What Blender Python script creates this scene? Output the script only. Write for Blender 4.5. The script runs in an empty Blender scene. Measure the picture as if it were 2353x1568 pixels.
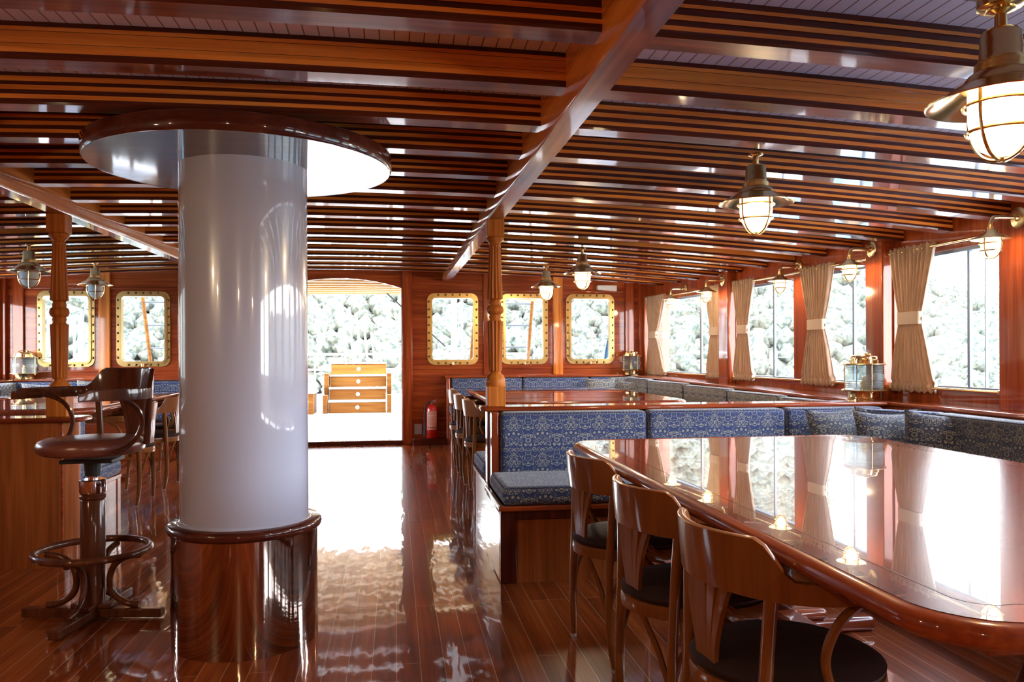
import bpy, math, random
from mathutils import Vector, Matrix, noise
PI = math.pi
random.seed(7)
S = bpy.context.scene
COL = S.collection
# ------------------------------------------------------------------ camera
TH = math.atan((1176.5 - 908) / 1850.0)
cam_d = bpy.data.cameras.new('camera'); cam = bpy.data.objects.new('camera', cam_d); COL.objects.link(cam)
cam_d.sensor_width = 36.0; cam_d.lens = 1850.0 / 2353 * 36; cam_d.shift_y = 30.0 / 2353
cam_d.clip_start = .05; cam_d.clip_end = 500
cam.matrix_world = Matrix.Translation((0, 0, 1.18)) @ Matrix.Rotation(-TH, 4, 'Z') @ Matrix.Rotation(PI/2, 4, 'X') @ Matrix.Rotation(math.radians(-.25), 4, 'Z')
S.camera = cam
# ------------------------------------------------------------------ light
S.view_settings.view_transform = 'Standard'; S.view_settings.look = 'None'
S.view_settings.gamma = 1; S.view_settings.exposure = 1.5
S.view_settings.use_curve_mapping = False
S.cycles.use_denoising = True
S.cycles.max_bounces = 9; S.cycles.diffuse_bounces = 5; S.cycles.glossy_bounces = 5
S.cycles.transparent_max_bounces = 16; S.cycles.transmission_bounces = 4
S.cycles.caustics_reflective = False; S.cycles.caustics_refractive = False
S.cycles.sample_clamp_indirect = 8
W = bpy.data.worlds.new('world'); S.world = W; W.use_nodes = True
wn = W.node_tree; bg = wn.nodes['Background']
SKY_STRENGTH = 8
tc = wn.nodes.new('ShaderNodeTexCoord'); sx = wn.nodes.new('ShaderNodeSeparateXYZ'); rp = wn.nodes.new('ShaderNodeValToRGB')
wn.links.new(tc.outputs['Generated'], sx.inputs[0]); wn.links.new(sx.outputs['Z'], rp.inputs[0]); wn.links.new(rp.outputs[0], bg.inputs[0])
rp.color_ramp.elements[0].position = 0; rp.color_ramp.elements[0].color = (1, .98, .96, 1)
rp.color_ramp.elements[1].position = .7; rp.color_ramp.elements[1].color = (.66, .80, 1, 1)
bg.inputs[1].default_value = SKY_STRENGTH
sun_d = bpy.data.lights.new('sun', 'SUN'); sun_d.energy = 6; sun_d.angle = .02; sun_d.color = (1, .93, .82)
sun = bpy.data.objects.new('sun', sun_d); COL.objects.link(sun)
sun.rotation_euler = Vector((.22, .62, -.75)).to_track_quat('-Z', 'Y').to_euler()

# ------------------------------------------------------------------ surfaces of the hull
CX = -.63
def mir(x): return 2*CX - x
def zb(x, y): return 2.050 + .0035*y + .0005*y*y - .0109*(x - CX)**2     # underside of the beams
def zf(y): return .0041*max(0, y - 4)**2                                 # sheer of the floor
def xw(y): return 3.32 - .27*(max(y - 4, 0)/5.4)**2                      # inner face of the right wall
WY = 9.55

# ------------------------------------------------------------------ materials
def mat(name):
    m = bpy.data.materials.new(name); m.use_nodes = True
    return m, m.node_tree, m.node_tree.nodes['Principled BSDF']
def plain(name, c, rough=.5, metal=0, coat=0, coatr=.03, emit=None, es=0, sheen=0, bump=0, bscale=40):
    m, nt, b = mat(name)
    b.inputs['Base Color'].default_value = (*c, 1); b.inputs['Roughness'].default_value = rough
    b.inputs['Metallic'].default_value = metal
    b.inputs['Coat Weight'].default_value = coat; b.inputs['Coat Roughness'].default_value = coatr
    b.inputs['Sheen Weight'].default_value = sheen
    if emit: b.inputs['Emission Color'].default_value = (*emit, 1); b.inputs['Emission Strength'].default_value = es
    if bump:
        t = nt.nodes.new('ShaderNodeTexCoord'); n = nt.nodes.new('ShaderNodeTexNoise'); n.inputs['Scale'].default_value = bscale
        bp = nt.nodes.new('ShaderNodeBump'); bp.inputs['Strength'].default_value = bump; bp.inputs['Distance'].default_value = .01
        nt.links.new(t.outputs['Object'], n.inputs['Vector']); nt.links.new(n.outputs[0], bp.inputs['Height']); nt.links.new(bp.outputs[0], b.inputs['Normal'])
    return m
def ramp(nt, stops, inp):
    r = nt.nodes.new('ShaderNodeValToRGB'); e = r.color_ramp.elements
    while len(e) < len(stops): e.new(.5)
    for k, (p, c) in enumerate(stops): e[k].position = p; e[k].color = (*c, 1)
    nt.links.new(inp, r.inputs[0]); return r.outputs[0]
def mapping(nt, sc, src='Object'):
    t = nt.nodes.new('ShaderNodeTexCoord'); mp = nt.nodes.new('ShaderNodeMapping'); mp.inputs['Scale'].default_value = sc
    nt.links.new(t.outputs[src], mp.inputs[0]); return mp.outputs[0]
def grain(nt, axis, k=1.0):
    sc = [14*k]*3; sc['xyz'.index(axis)] = .9*k
    n = nt.nodes.new('ShaderNodeTexNoise'); n.inputs['Scale'].default_value = 1; n.inputs['Detail'].default_value = 5; n.inputs['Distortion'].default_value = .6
    nt.links.new(mapping(nt, sc), n.inputs['Vector'])
    sc2 = [70*k]*3; sc2['xyz'.index(axis)] = 2.0*k
    n2 = nt.nodes.new('ShaderNodeTexNoise'); n2.inputs['Scale'].default_value = 1; n2.inputs['Detail'].default_value = 3
    nt.links.new(mapping(nt, sc2), n2.inputs['Vector'])
    mx = nt.nodes.new('ShaderNodeMix'); mx.data_type = 'FLOAT'; mx.inputs[0].default_value = .4
    nt.links.new(n.outputs[0], mx.inputs[2]); nt.links.new(n2.outputs[0], mx.inputs[3])
    return mx.outputs[0]
def wood(name, cd, cm, cl, axis='z', k=1.0, rough=.35, coat=1, coatr=.05, cior=1.42):
    m, nt, b = mat(name)
    g = grain(nt, axis, k)
    nt.links.new(ramp(nt, [(.3, cd), (.5, cm), (.68, cl)], g), b.inputs['Base Color'])
    b.inputs['Roughness'].default_value = rough; b.inputs['Coat Weight'].default_value = coat; b.inputs['Coat Roughness'].default_value = coatr
    b.inputs['Specular IOR Level'].default_value = .1; b.inputs['Coat IOR'].default_value = cior
    bp = nt.nodes.new('ShaderNodeBump'); bp.inputs['Strength'].default_value = .06; bp.inputs['Distance'].default_value = .004
    nt.links.new(g, bp.inputs['Height']); nt.links.new(bp.outputs[0], b.inputs['Normal'])
    return m
RED = ((.13, .018, .005), (.29, .048, .010), (.44, .10, .02))
MAH = ((.12, .018, .006), (.25, .042, .012), (.38, .085, .022))
ORG = ((.36, .085, .016), (.70, .21, .032), (.88, .34, .06))
OAK = ((.20, .055, .014), (.40, .13, .032), (.56, .22, .06))
DRK = ((.03, .006, .004), (.07, .013, .007), (.12, .025, .012))
M = {}
for nm, c in (('red', RED), ('mah', MAH), ('org', ORG), ('oak', OAK), ('drk', DRK)):
    for ax in 'xyz': M[nm+ax] = wood('varnished_' + nm + '_' + ax, *c, axis=ax)
M['panel'] = wood('veneer_panel', (.17, .042, .011), (.29, .078, .02), (.40, .12, .032), 'z', 1.3, .4, .6, .1)
M['post'] = wood('post_oak', (.26, .06, .010), (.50, .145, .022), (.68, .25, .045), 'z', 1, .5, .15, .2)
M['chair'] = wood('chair_beech', (.15, .045, .010), (.215, .070, .016), (.28, .098, .024), 'z', .8, .35, .6, .08)
M['stoolwood'] = wood('stool_beech', (.05, .013, .007), (.105, .030, .014), (.16, .050, .022), 'z', .8, .4, .8, .06)
M['tabletop'] = wood('table_varnish', (.05, .008, .003), (.10, .017, .005), (.15, .030, .008), 'y', .7, .25, 1, .008, 1.9)
M['discwood'] = wood('disc_varnish', (.20, .035, .009), (.36, .075, .016), (.50, .13, .03), 'x', 1.0, .22, 1, .02, 1.6)
M['yellow'] = wood('canopy_wood', (.35, .17, .05), (.48, .26, .08), (.6, .36, .14), 'x', .8, .45, .3, .2)
M['steps'] = wood('weathered_step_wood', (.10, .028, .004), (.15, .055, .009), (.20, .09, .018), 'x', .8, .6, 0, .2)
M['brass'] = plain('brass', (.80, .58, .26), .16, 1)
M['framebrass'] = plain('porthole_brass', (.46, .31, .12), .3, 1, bump=.1, bscale=60)
M['boltbrass'] = plain('bolt_brass', (.20, .13, .05), .35, 1)
M['oldbrass'] = plain('aged_brass', (.66, .48, .22), .27, 1, bump=.1, bscale=60)
M['chrome'] = plain('chrome', (.8, .78, .78), .08, 1)
M['black'] = plain('black_metal', (.012, .012, .012), .4)
M['white'] = plain('white_enamel', (.43, .46, .60), .22, coat=1, coatr=.03)
M['leather'] = plain('brown_leather', (.17, .05, .034), .33, coat=.3, coatr=.2, bump=.25, bscale=26)
M['darkleather'] = plain('dark_leather', (.028, .012, .010), .6, bump=.15, bscale=30)
M['piping'] = plain('navy_piping', (.02, .03, .08), .8)
M['red_paint'] = plain('red_paint', (.55, .018, .012), .25, coat=.6)
M['label'] = plain('label_paper', (.7, .42, .36), .6)
M['ink'] = plain('label_ink', (.45, .02, .02), .6)
M['rubber'] = plain('black_rubber', (.015, .015, .016), .5)
M['plate'] = plain('grey_plate', (.35, .3, .3), .5)
M['offwhite'] = plain('off_white_plastic', (.7, .62, .52), .4)
M['cream'] = plain('white_paint', (.8, .8, .78), .5)
M['ropeblue'] = plain('blue_rope', (.012, .055, .10), .8)
M['wire'] = plain('rigging_wire', (.05, .055, .06), .5, 0)
M['deckcush'] = plain('white_canvas', (.8, .8, .8), .8)
M['grey_frame'] = plain('grey_frame', (.25, .27, .3), .4, .3)
M['bluegrey'] = plain('blue_grey_frame', (.16, .22, .32), .4, .3)
M['lit'] = plain('lit_frosted_glass', (.5, .45, .3), .4, emit=(1, .80, .46), es=1.0)
M['litdim'] = plain('sconce_frosted_glass', (.5, .45, .3), .4, emit=(1, .74, .36), es=.7)
def lamp_glass(name, c, es):                             # frosted glass that glows and lets its bulb through
    m, nt, b = mat(name); out = nt.nodes['Material Output']
    b.inputs['Base Color'].default_value = (.08, .07, .05, 1); b.inputs['Roughness'].default_value = .3
    b.inputs['Emission Color'].default_value = (*c, 1); b.inputs['Emission Strength'].default_value = es
    tr = nt.nodes.new('ShaderNodeBsdfTransparent'); ms = nt.nodes.new('ShaderNodeMixShader'); ms.inputs[0].default_value = .5
    nt.links.new(b.outputs[0], ms.inputs[1]); nt.links.new(tr.outputs[0], ms.inputs[2]); nt.links.new(ms.outputs[0], out.inputs[0]); return m
M['lit'] = lamp_glass('lit_frosted_glass', (1, .76, .42), .75)
M['litdim'] = lamp_glass('sconce_frosted_glass', (1, .72, .34), .6)
M['unlit'] = plain('unlit_frosted_glass', (.62, .62, .63), .45)
def steel():
    m, nt, b = mat('mirror_steel')
    b.inputs['Metallic'].default_value = 1; b.inputs['Roughness'].default_value = .045
    b.inputs['Base Color'].default_value = (.46, .36, .30, 1)
    n = nt.nodes.new('ShaderNodeTexNoise'); n.inputs['Scale'].default_value = 1; n.inputs['Detail'].default_value = 3
    nt.links.new(mapping(nt, (11, 11, .8)), n.inputs['Vector'])
    bp = nt.nodes.new('ShaderNodeBump'); bp.inputs['Strength'].default_value = .05; bp.inputs['Distance'].default_value = .01
    nt.links.new(n.outputs[0], bp.inputs['Height']); nt.links.new(bp.outputs[0], b.inputs['Normal'])
    return m
M['steel'] = steel()
def floor_mat():
    m, nt, b = mat('varnished_plank_floor')
    L = nt.links.new
    t = nt.nodes.new('ShaderNodeTexCoord'); sp = nt.nodes.new('ShaderNodeSeparateXYZ'); cb = nt.nodes.new('ShaderNodeCombineXYZ')
    L(t.outputs['Object'], sp.inputs[0]); L(sp.outputs['Y'], cb.inputs['X']); L(sp.outputs['X'], cb.inputs['Y'])
    br = nt.nodes.new('ShaderNodeTexBrick'); br.inputs['Scale'].default_value = 1
    br.inputs['Brick Width'].default_value = 1.9; br.inputs['Row Height'].default_value = .0905; br.inputs['Mortar Size'].default_value = .0016
    br.inputs['Mortar Smooth'].default_value = .2; br.offset = .37; br.offset_frequency = 3
    br.inputs['Color1'].default_value = (.0, 0, 0, 1); br.inputs['Color2'].default_value = (1, 1, 1, 1); br.inputs['Mortar'].default_value = (.5, .5, .5, 1)
    L(cb.outputs[0], br.inputs['Vector'])
    g = grain(nt, 'y', 1.0)
    add = nt.nodes.new('ShaderNodeMath'); add.operation = 'MULTIPLY_ADD'; L(br.outputs['Color'], add.inputs[0]); add.inputs[1].default_value = .2; L(g, add.inputs[2])
    sub = nt.nodes.new('ShaderNodeMath'); sub.operation = 'SUBTRACT'; L(add.outputs[0], sub.inputs[0]); sub.inputs[1].default_value = .1
    col = ramp(nt, [(.25, (.09, .014, .004)), (.5, (.27, .052, .011)), (.75, (.50, .13, .026))], sub.outputs[0])
    mx = nt.nodes.new('ShaderNodeMix'); mx.data_type = 'RGBA'; L(br.outputs['Fac'], mx.inputs[0]); L(col, mx.inputs[6]); mx.inputs[7].default_value = (.58, .36, .25, 1)
    L(mx.outputs[2], b.inputs['Base Color'])
    b.inputs['Roughness'].default_value = .3; b.inputs['Coat Weight'].default_value = 1; b.inputs['Coat Roughness'].default_value = .035; b.inputs['Coat IOR'].default_value = 1.75; b.inputs['Specular IOR Level'].default_value = .1
    n = nt.nodes.new('ShaderNodeTexNoise'); n.inputs['Scale'].default_value = 1; n.inputs['Detail'].default_value = 2
    L(mapping(nt, (16, 3.2, 1)), n.inputs['Vector'])
    bp = nt.nodes.new('ShaderNodeBump'); bp.inputs['Strength'].default_value = .10; bp.inputs['Distance'].default_value = .012
    L(n.outputs[0], bp.inputs['Height']); L(bp.outputs[0], b.inputs['Coat Normal'])
    return m
M['floor'] = floor_mat()
def ceil_mat():
    m, nt, b = mat('painted_ceiling_boards')
    L = nt.links.new
    t = nt.nodes.new('ShaderNodeTexCoord'); sp = nt.nodes.new('ShaderNodeSeparateXYZ'); L(t.outputs['Object'], sp.inputs[0])
    d = nt.nodes.new('ShaderNodeMath'); d.operation = 'DIVIDE'; L(sp.outputs['X'], d.inputs[0]); d.inputs[1].default_value = .046
    f = nt.nodes.new('ShaderNodeMath'); f.operation = 'FRACT'; L(d.outputs[0], f.inputs[0])
    L(ramp(nt, [(0, (.16, .10, .10)), (.07, (.2, .13, .13)), (.10, (.82, .84, 1)), (1, (.82, .84, 1))], f.outputs[0]), b.inputs['Base Color'])
    b.inputs['Roughness'].default_value = .35
    bp = nt.nodes.new('ShaderNodeBump'); bp.inputs['Strength'].default_value = .6; bp.inputs['Distance'].default_value = .004
    gt = nt.nodes.new('ShaderNodeMath'); gt.operation = 'GREATER_THAN'; gt.inputs[1].default_value = .08; L(f.outputs[0], gt.inputs[0])
    L(gt.outputs[0], bp.inputs['Height']); L(bp.outputs[0], b.inputs['Normal'])
    return m
M['ceil'] = ceil_mat()
def damask(name, base, fig, axes, thr=.25):
    """scrolling floral weave: mirrored tiles of warped rings and leaf shapes"""
    m, nt, b = mat(name); L = nt.links.new
    def mth(op, a, c=None, v=None):
        n = nt.nodes.new('ShaderNodeMath'); n.operation = op
        if isinstance(a, (int, float)): n.inputs[0].default_value = a
        else: L(a, n.inputs[0])
        if c is not None: L(c, n.inputs[1])
        if v is not None: n.inputs[1].default_value = v
        return n.outputs[0]
    t = nt.nodes.new('ShaderNodeTexCoord'); sp = nt.nodes.new('ShaderNodeSeparateXYZ'); L(t.outputs['Object'], sp.inputs[0])
    sn = nt.nodes.new('ShaderNodeSeparateXYZ'); L(t.outputs['Normal'], sn.inputs[0])
    def pick(a, c, nrm):                                  # c where the face turns along nrm, else a
        k = mth('GREATER_THAN', mth('ABSOLUTE', nrm), v=.6); q = nt.nodes.new('ShaderNodeMix'); q.data_type = 'FLOAT'
        L(k, q.inputs[0]); L(a, q.inputs[2]); L(c, q.inputs[3]); return q.outputs[0]
    ca = pick(sp.outputs['X'], sp.outputs['Y'], sn.outputs['X']); cc = pick(sp.outputs['Z'], sp.outputs['Y'], sn.outputs['Z'])
    u = mth('PINGPONG', mth('ADD', ca, v=3.0), v=.085); v = mth('FRACT', mth('DIVIDE', mth('ADD', cc, v=3.0), v=.21))
    v = mth('MULTIPLY', v, v=.21)
    cb = nt.nodes.new('ShaderNodeCombineXYZ'); L(u, cb.inputs[0]); L(v, cb.inputs[1])
    nz = nt.nodes.new('ShaderNodeTexNoise'); nz.inputs['Scale'].default_value = 26; nz.inputs['Detail'].default_value = 1; L(cb.outputs[0], nz.inputs['Vector'])
    wp = nt.nodes.new('ShaderNodeVectorMath'); wp.operation = 'MULTIPLY_ADD'; L(nz.outputs['Color'], wp.inputs[0]); wp.inputs[1].default_value = (.03, .03, 0); L(cb.outputs[0], wp.inputs[2])
    vo = nt.nodes.new('ShaderNodeTexVoronoi'); vo.inputs['Scale'].default_value = 38; L(wp.outputs[0], vo.inputs['Vector'])
    # concentric curls round each cell
    rg = mth('SINE', mth('MULTIPLY', vo.outputs['Distance'], v=17.0))
    g1 = mth('GREATER_THAN', rg, v=thr)
    v2 = nt.nodes.new('ShaderNodeTexVoronoi'); v2.inputs['Scale'].default_value = 95; L(wp.outputs[0], v2.inputs['Vector'])
    g2 = mth('LESS_THAN', v2.outputs['Distance'], v=.30)
    v3 = nt.nodes.new('ShaderNodeTexVoronoi'); v3.feature = 'DISTANCE_TO_EDGE'; v3.inputs['Scale'].default_value = 38; L(wp.outputs[0], v3.inputs['Vector'])
    g3 = mth('GREATER_THAN', v3.outputs['Distance'], v=.06)
    f1 = mth('MULTIPLY', g1, g3)
    nz2 = nt.nodes.new('ShaderNodeTexNoise'); nz2.inputs['Scale'].default_value = 20; L(cb.outputs[0], nz2.inputs['Vector'])
    g4 = mth('GREATER_THAN', nz2.outputs[0], v=.6)
    f = mth('MAXIMUM', f1, mth('MULTIPLY', g2, g4))
    mx = nt.nodes.new('ShaderNodeMix'); mx.data_type = 'RGBA'; L(f, mx.inputs[0]); mx.inputs[6].default_value = (*base, 1); mx.inputs[7].default_value = (*fig, 1)
    L(mx.outputs[2], b.inputs['Base Color']); b.inputs['Roughness'].default_value = .75; b.inputs['Sheen Weight'].default_value = .25
    return m
BL, FG = (.014, .036, .15), (.27, .29, .25)
M['damXZ'] = M['damYZ'] = M['damXY'] = damask('blue_damask', BL, FG, None)
M['damSheen'] = damask('sheen_lit_damask', (.045, .055, .09), (.33, .305, .22), None, -.35)  # same blue fabric, window sheen painted into its colours
M['damShade'] = damask('shaded_damask', (.010, .016, .045), (.19, .175, .13), None)  # same blue fabric again, shade of the near corner painted into its colours
def curtain_mat():
    m, nt, b = mat('beige_curtain')
    n = nt.nodes.new('ShaderNodeTexNoise'); n.inputs['Scale'].default_value = 1; nt.links.new(mapping(nt, (60, 60, 4)), n.inputs['Vector'])
    nt.links.new(ramp(nt, [(.3, (.42, .28, .18)), (.7, (.64, .46, .31))], n.outputs[0]), b.inputs['Base Color'])
    b.inputs['Roughness'].default_value = .8; b.inputs['Sheen Weight'].default_value = .3
    tr = nt.nodes.new('ShaderNodeBsdfTranslucent'); tr.inputs[0].default_value = (.75, .46, .24, 1)
    ms = nt.nodes.new('ShaderNodeMixShader'); ms.inputs[0].default_value = .16
    out = nt.nodes['Material Output']
    nt.links.new(b.outputs[0], ms.inputs[1]); nt.links.new(tr.outputs[0], ms.inputs[2]); nt.links.new(ms.outputs[0], out.inputs[0])
    return m
M['curtain'] = curtain_mat()
M['belt'] = plain('curtain_tieback', (.62, .46, .31), .8, sheen=.3)
def glass(name, tint=(.96, .98, 1), k=.5):
    m, nt, b = mat(name); nt.nodes.remove(b); out = nt.nodes['Material Output']
    tr = nt.nodes.new('ShaderNodeBsdfTransparent'); tr.inputs[0].default_value = (*tint, 1)
    gl = nt.nodes.new('ShaderNodeBsdfGlossy'); gl.inputs['Roughness'].default_value = .01
    lw = nt.nodes.new('ShaderNodeLayerWeight'); lw.inputs[0].default_value = .5
    pw = nt.nodes.new('ShaderNodeMath'); pw.operation = 'POWER'; nt.links.new(lw.outputs['Facing'], pw.inputs[0]); pw.inputs[1].default_value = 5
    fr = nt.nodes.new('ShaderNodeMath'); fr.operation = 'MULTIPLY_ADD'; nt.links.new(pw.outputs[0], fr.inputs[0]); fr.inputs[1].default_value = k; fr.inputs[2].default_value = .03
    ms = nt.nodes.new('ShaderNodeMixShader')
    nt.links.new(fr.outputs[0], ms.inputs[0]); nt.links.new(tr.outputs[0], ms.inputs[1]); nt.links.new(gl.outputs[0], ms.inputs[2]); nt.links.new(ms.outputs[0], out.inputs[0])
    return m
M['glass'] = glass('window_glass')
M['lens'] = glass('lantern_lens', (.86, .93, .93), 1.5)
def frost(m, k, c):
    nt = m.node_tree; out = nt.nodes['Material Output']; src = out.inputs[0].links[0].from_socket
    d = nt.nodes.new('ShaderNodeBsdfTranslucent'); d.inputs[0].default_value = (*c, 1); ms = nt.nodes.new('ShaderNodeMixShader'); ms.inputs[0].default_value = k
    nt.links.new(src, ms.inputs[1]); nt.links.new(d.outputs[0], ms.inputs[2]); nt.links.new(ms.outputs[0], out.inputs[0])
frost(M['lens'], .3, (.8, .9, .9))
def hill_mat(name, stops, sc):
    m, nt, b = mat(name)
    n = nt.nodes.new('ShaderNodeTexNoise'); n.inputs['Scale'].default_value = sc; n.inputs['Detail'].default_value = 8; n.inputs['Roughness'].default_value = .65
    nt.links.new(mapping(nt, (1, 1, 1)), n.inputs['Vector'])
    nt.links.new(ramp(nt, stops, n.outputs[0]), b.inputs['Base Color']); b.inputs['Roughness'].default_value = .9; b.inputs['Specular IOR Level'].default_value = .1
    return m
M['hill'] = hill_mat('dry_hillside', [(.35, (.045, .047, .038)), (.5, (.08, .078, .062)), (.62, (.12, .112, .09))], .5)
M['scrub'] = hill_mat('scrub_leaves', [(.38, (.030, .036, .031)), (.48, (.060, .066, .051)), (.60, (.108, .104, .082))], 5)
M['water'] = plain('sea_water', (.12, .25, .3), .08)
def deck_mat():
    m, nt, b = mat('bleached_deck'); L = nt.links.new
    t = nt.nodes.new('ShaderNodeTexCoord'); sp = nt.nodes.new('ShaderNodeSeparateXYZ'); L(t.outputs['Object'], sp.inputs[0])
    d = nt.nodes.new('ShaderNodeMath'); d.operation = 'DIVIDE'; L(sp.outputs['X'], d.inputs[0]); d.inputs[1].default_value = .07
    f = nt.nodes.new('ShaderNodeMath'); f.operation = 'FRACT'; L(d.outputs[0], f.inputs[0])
    L(ramp(nt, [(0, (.35, .33, .3)), (.06, (.35, .33, .3)), (.09, (.72, .68, .62)), (1, (.72, .68, .62))], f.outputs[0]), b.inputs['Base Color'])
    b.inputs['Roughness'].default_value = .5
    return m
M['deck'] = deck_mat()

# ------------------------------------------------------------------ mesh helpers
class MB:
    def __init__(s): s.v = []; s.f = []; s.m = []
    def add(s, vs, fs, mi=0):
        o = len(s.v); s.v += [tuple(p) for p in vs]
        s.f += [tuple(i + o for i in f) for f in fs]; s.m += [mi]*len(fs); return s
    def box(s, x0, x1, y0, y1, z0, z1, mi=0):
        if x0 > x1: x0, x1 = x1, x0
        if y0 > y1: y0, y1 = y1, y0
        return s.add([(x, y, z) for z in (z0, z1) for y in (y0, y1) for x in (x0, x1)],
                     [(0, 2, 3, 1), (4, 5, 7, 6), (0, 1, 5, 4), (2, 6, 7, 3), (0, 4, 6, 2), (1, 3, 7, 5)], mi)
    def prism(s, pts, z0, z1, mi=0):                      # closed outline in xy, any winding
        a = sum(pts[i][0]*pts[(i+1) % len(pts)][1] - pts[(i+1) % len(pts)][0]*pts[i][1] for i in range(len(pts)))
        if a < 0: pts = pts[::-1]
        n = len(pts)
        return s.add([(x, y, z0) for x, y in pts] + [(x, y, z1) for x, y in pts],
                     [tuple(range(n))[::-1], tuple(range(n, 2*n))] + [(i, (i+1) % n, n+(i+1) % n, n+i) for i in range(n)], mi)
    def rings(s, R, closed_ends=True, mi=0, loop=False):
        n = len(R[0]); vs = [p for r in R for p in r]; fs = []
        K = len(R)
        for i in range(K if loop else K-1):
            a, b = i*n, ((i+1) % K)*n
            for j in range(n): fs.append((a+j, a+(j+1) % n, b+(j+1) % n, b+j))
        if closed_ends and not loop: fs += [tuple(range(n))[::-1], tuple(range((K-1)*n, K*n))]
        return s.add(vs, fs, mi)
    def tube(s, path, r, n=10, mi=0, loop=False, flat=None):
        P = [Vector(p) for p in path]; K = len(P); R = []; up = None
        for i, p in enumerate(P):
            a = P[(i-1) % K] if (loop or i > 0) else p; b = P[(i+1) % K] if (loop or i < K-1) else p
            t = (b - a).normalized()
            if up is None:
                up = Vector((0, 0, 1)) if abs(t.z) < .9 else Vector((1, 0, 0))
            s1 = t.cross(up).normalized(); up = s1.cross(t).normalized()
            rr = r[i] if isinstance(r, (list, tuple)) else r
            fx = flat or (1, 1)
            R.append([p + (s1*math.cos(2*PI*k/n)*fx[0] + up*math.sin(2*PI*k/n)*fx[1])*rr for k in range(n)])
        return s.rings(R, True, mi, loop)
    def lathe(s, prof, n=32, c=(0, 0), mi=0, flute=None):
        R = []
        for i, pr in enumerate(prof):
            r, z = pr[0], pr[1]; fl = pr[2] if len(pr) > 2 else 0
            R.append([(c[0] + (r - fl*abs(math.sin(a*5)))*math.cos(a) if False else c[0] + (r - fl*(.5-.5*math.cos(12*a)))*math.cos(a),
                       c[1] + (r - fl*(.5-.5*math.cos(12*a)))*math.sin(a), z) for a in (2*PI*k/n for k in range(n))])
        return s.rings(R, True, mi)
    def square(s, prof, c=(0, 0), mi=0):                  # stacked squares (half width, z)
        return s.rings([[(c[0]-h, c[1]-h, z), (c[0]+h, c[1]-h, z), (c[0]+h, c[1]+h, z), (c[0]-h, c[1]+h, z)] for h, z in prof], True, mi)
    def grid(s, fn, nu, nv, mi=0):
        vs = [fn(i/nu, j/nv) for j in range(nv+1) for i in range(nu+1)]
        return s.add(vs, [(j*(nu+1)+i, j*(nu+1)+i+1, (j+1)*(nu+1)+i+1, (j+1)*(nu+1)+i) for j in range(nv) for i in range(nu)], mi)
    def build(s, name, mats, parent=None, smooth=40, bevel=0, seg=2, solid=0):
        me = bpy.data.meshes.new(name); me.from_pydata(s.v, [], s.f)
        if not isinstance(mats, (list, tuple)): mats = [mats]
        for m_ in mats: me.materials.append(M[m_] if isinstance(m_, str) else m_)
        me.polygons.foreach_set('material_index', s.m)
        if smooth:
            me.polygons.foreach_set('use_smooth', [True]*len(s.f)); me.update()
            me.set_sharp_from_angle(angle=math.radians(smooth))
        me.validate(); me.update()
        o = bpy.data.objects.new(name, me); COL.objects.link(o)
        if parent: o.parent = parent
        if bevel:
            b = o.modifiers.new('bevel', 'BEVEL'); b.width = bevel; b.segments = seg; b.limit_method = 'ANGLE'; b.angle_limit = math.radians(50)
        if solid:
            b = o.modifiers.new('solid', 'SOLIDIFY'); b.thickness = solid; b.offset = 0
        return o
def thing(name, label, cat, loc=(0, 0, 0), rz=0, group=None):
    o = bpy.data.objects.new(name, None); o.empty_display_size = .1; COL.objects.link(o); o.location = loc; o.rotation_euler = (0, 0, rz)
    return tag(o, label, cat, group)
def tag(o, label, cat, group=None):
    o['label'] = label; o['category'] = cat
    if group: o['group'] = group
    return o
def struct(o): o['kind'] = 'structure'; return o
def sempty(name):
    o = bpy.data.objects.new(name, None); COL.objects.link(o); return struct(o)
def kids(o): return [c for c in COL.objects if c.parent == o]
def dup(root, loc, rz, label, group=None, scale=None):
    r = root.copy(); COL.objects.link(r); r.location = loc; r.rotation_euler = (0, 0, rz); r['label'] = label
    if group: r['group'] = group
    if scale: r.scale = scale
    for ch in kids(root):
        c = ch.copy(); COL.objects.link(c); c.parent = r
        for g in kids(ch):
            d = g.copy(); COL.objects.link(d); d.parent = c
    return r
def arc(c, r, a0, a1, n, z=None):
    return [(c[0]+r*math.cos(a0+(a1-a0)*i/n), c[1]+r*math.sin(a0+(a1-a0)*i/n)) + (() if z is None else (z,)) for i in range(n+1)]
def rrect(x0, x1, y0, y1, r, n=6):
    return (arc((x1-r, y0+r), r, -PI/2, 0, n) + arc((x1-r, y1-r), r, 0, PI/2, n) + arc((x0+r, y1-r), r, PI/2, PI, n) + arc((x0+r, y0+r), r, PI, 1.5*PI, n))
def smooth_path(pts, n=6):                                 # Catmull-Rom
    P = [Vector(p) for p in pts]; out = []
    for i in range(len(P)-1):
        a = P[max(i-1, 0)]; b = P[i]; c = P[i+1]; d = P[min(i+2, len(P)-1)]
        for k in range(n):
            t = k/n
            out.append(.5*((2*b) + (-a+c)*t + (2*a-5*b+4*c-d)*t*t + (-a+3*b-3*c+d)*t**3))
    out.append(P[-1]); return out

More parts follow.
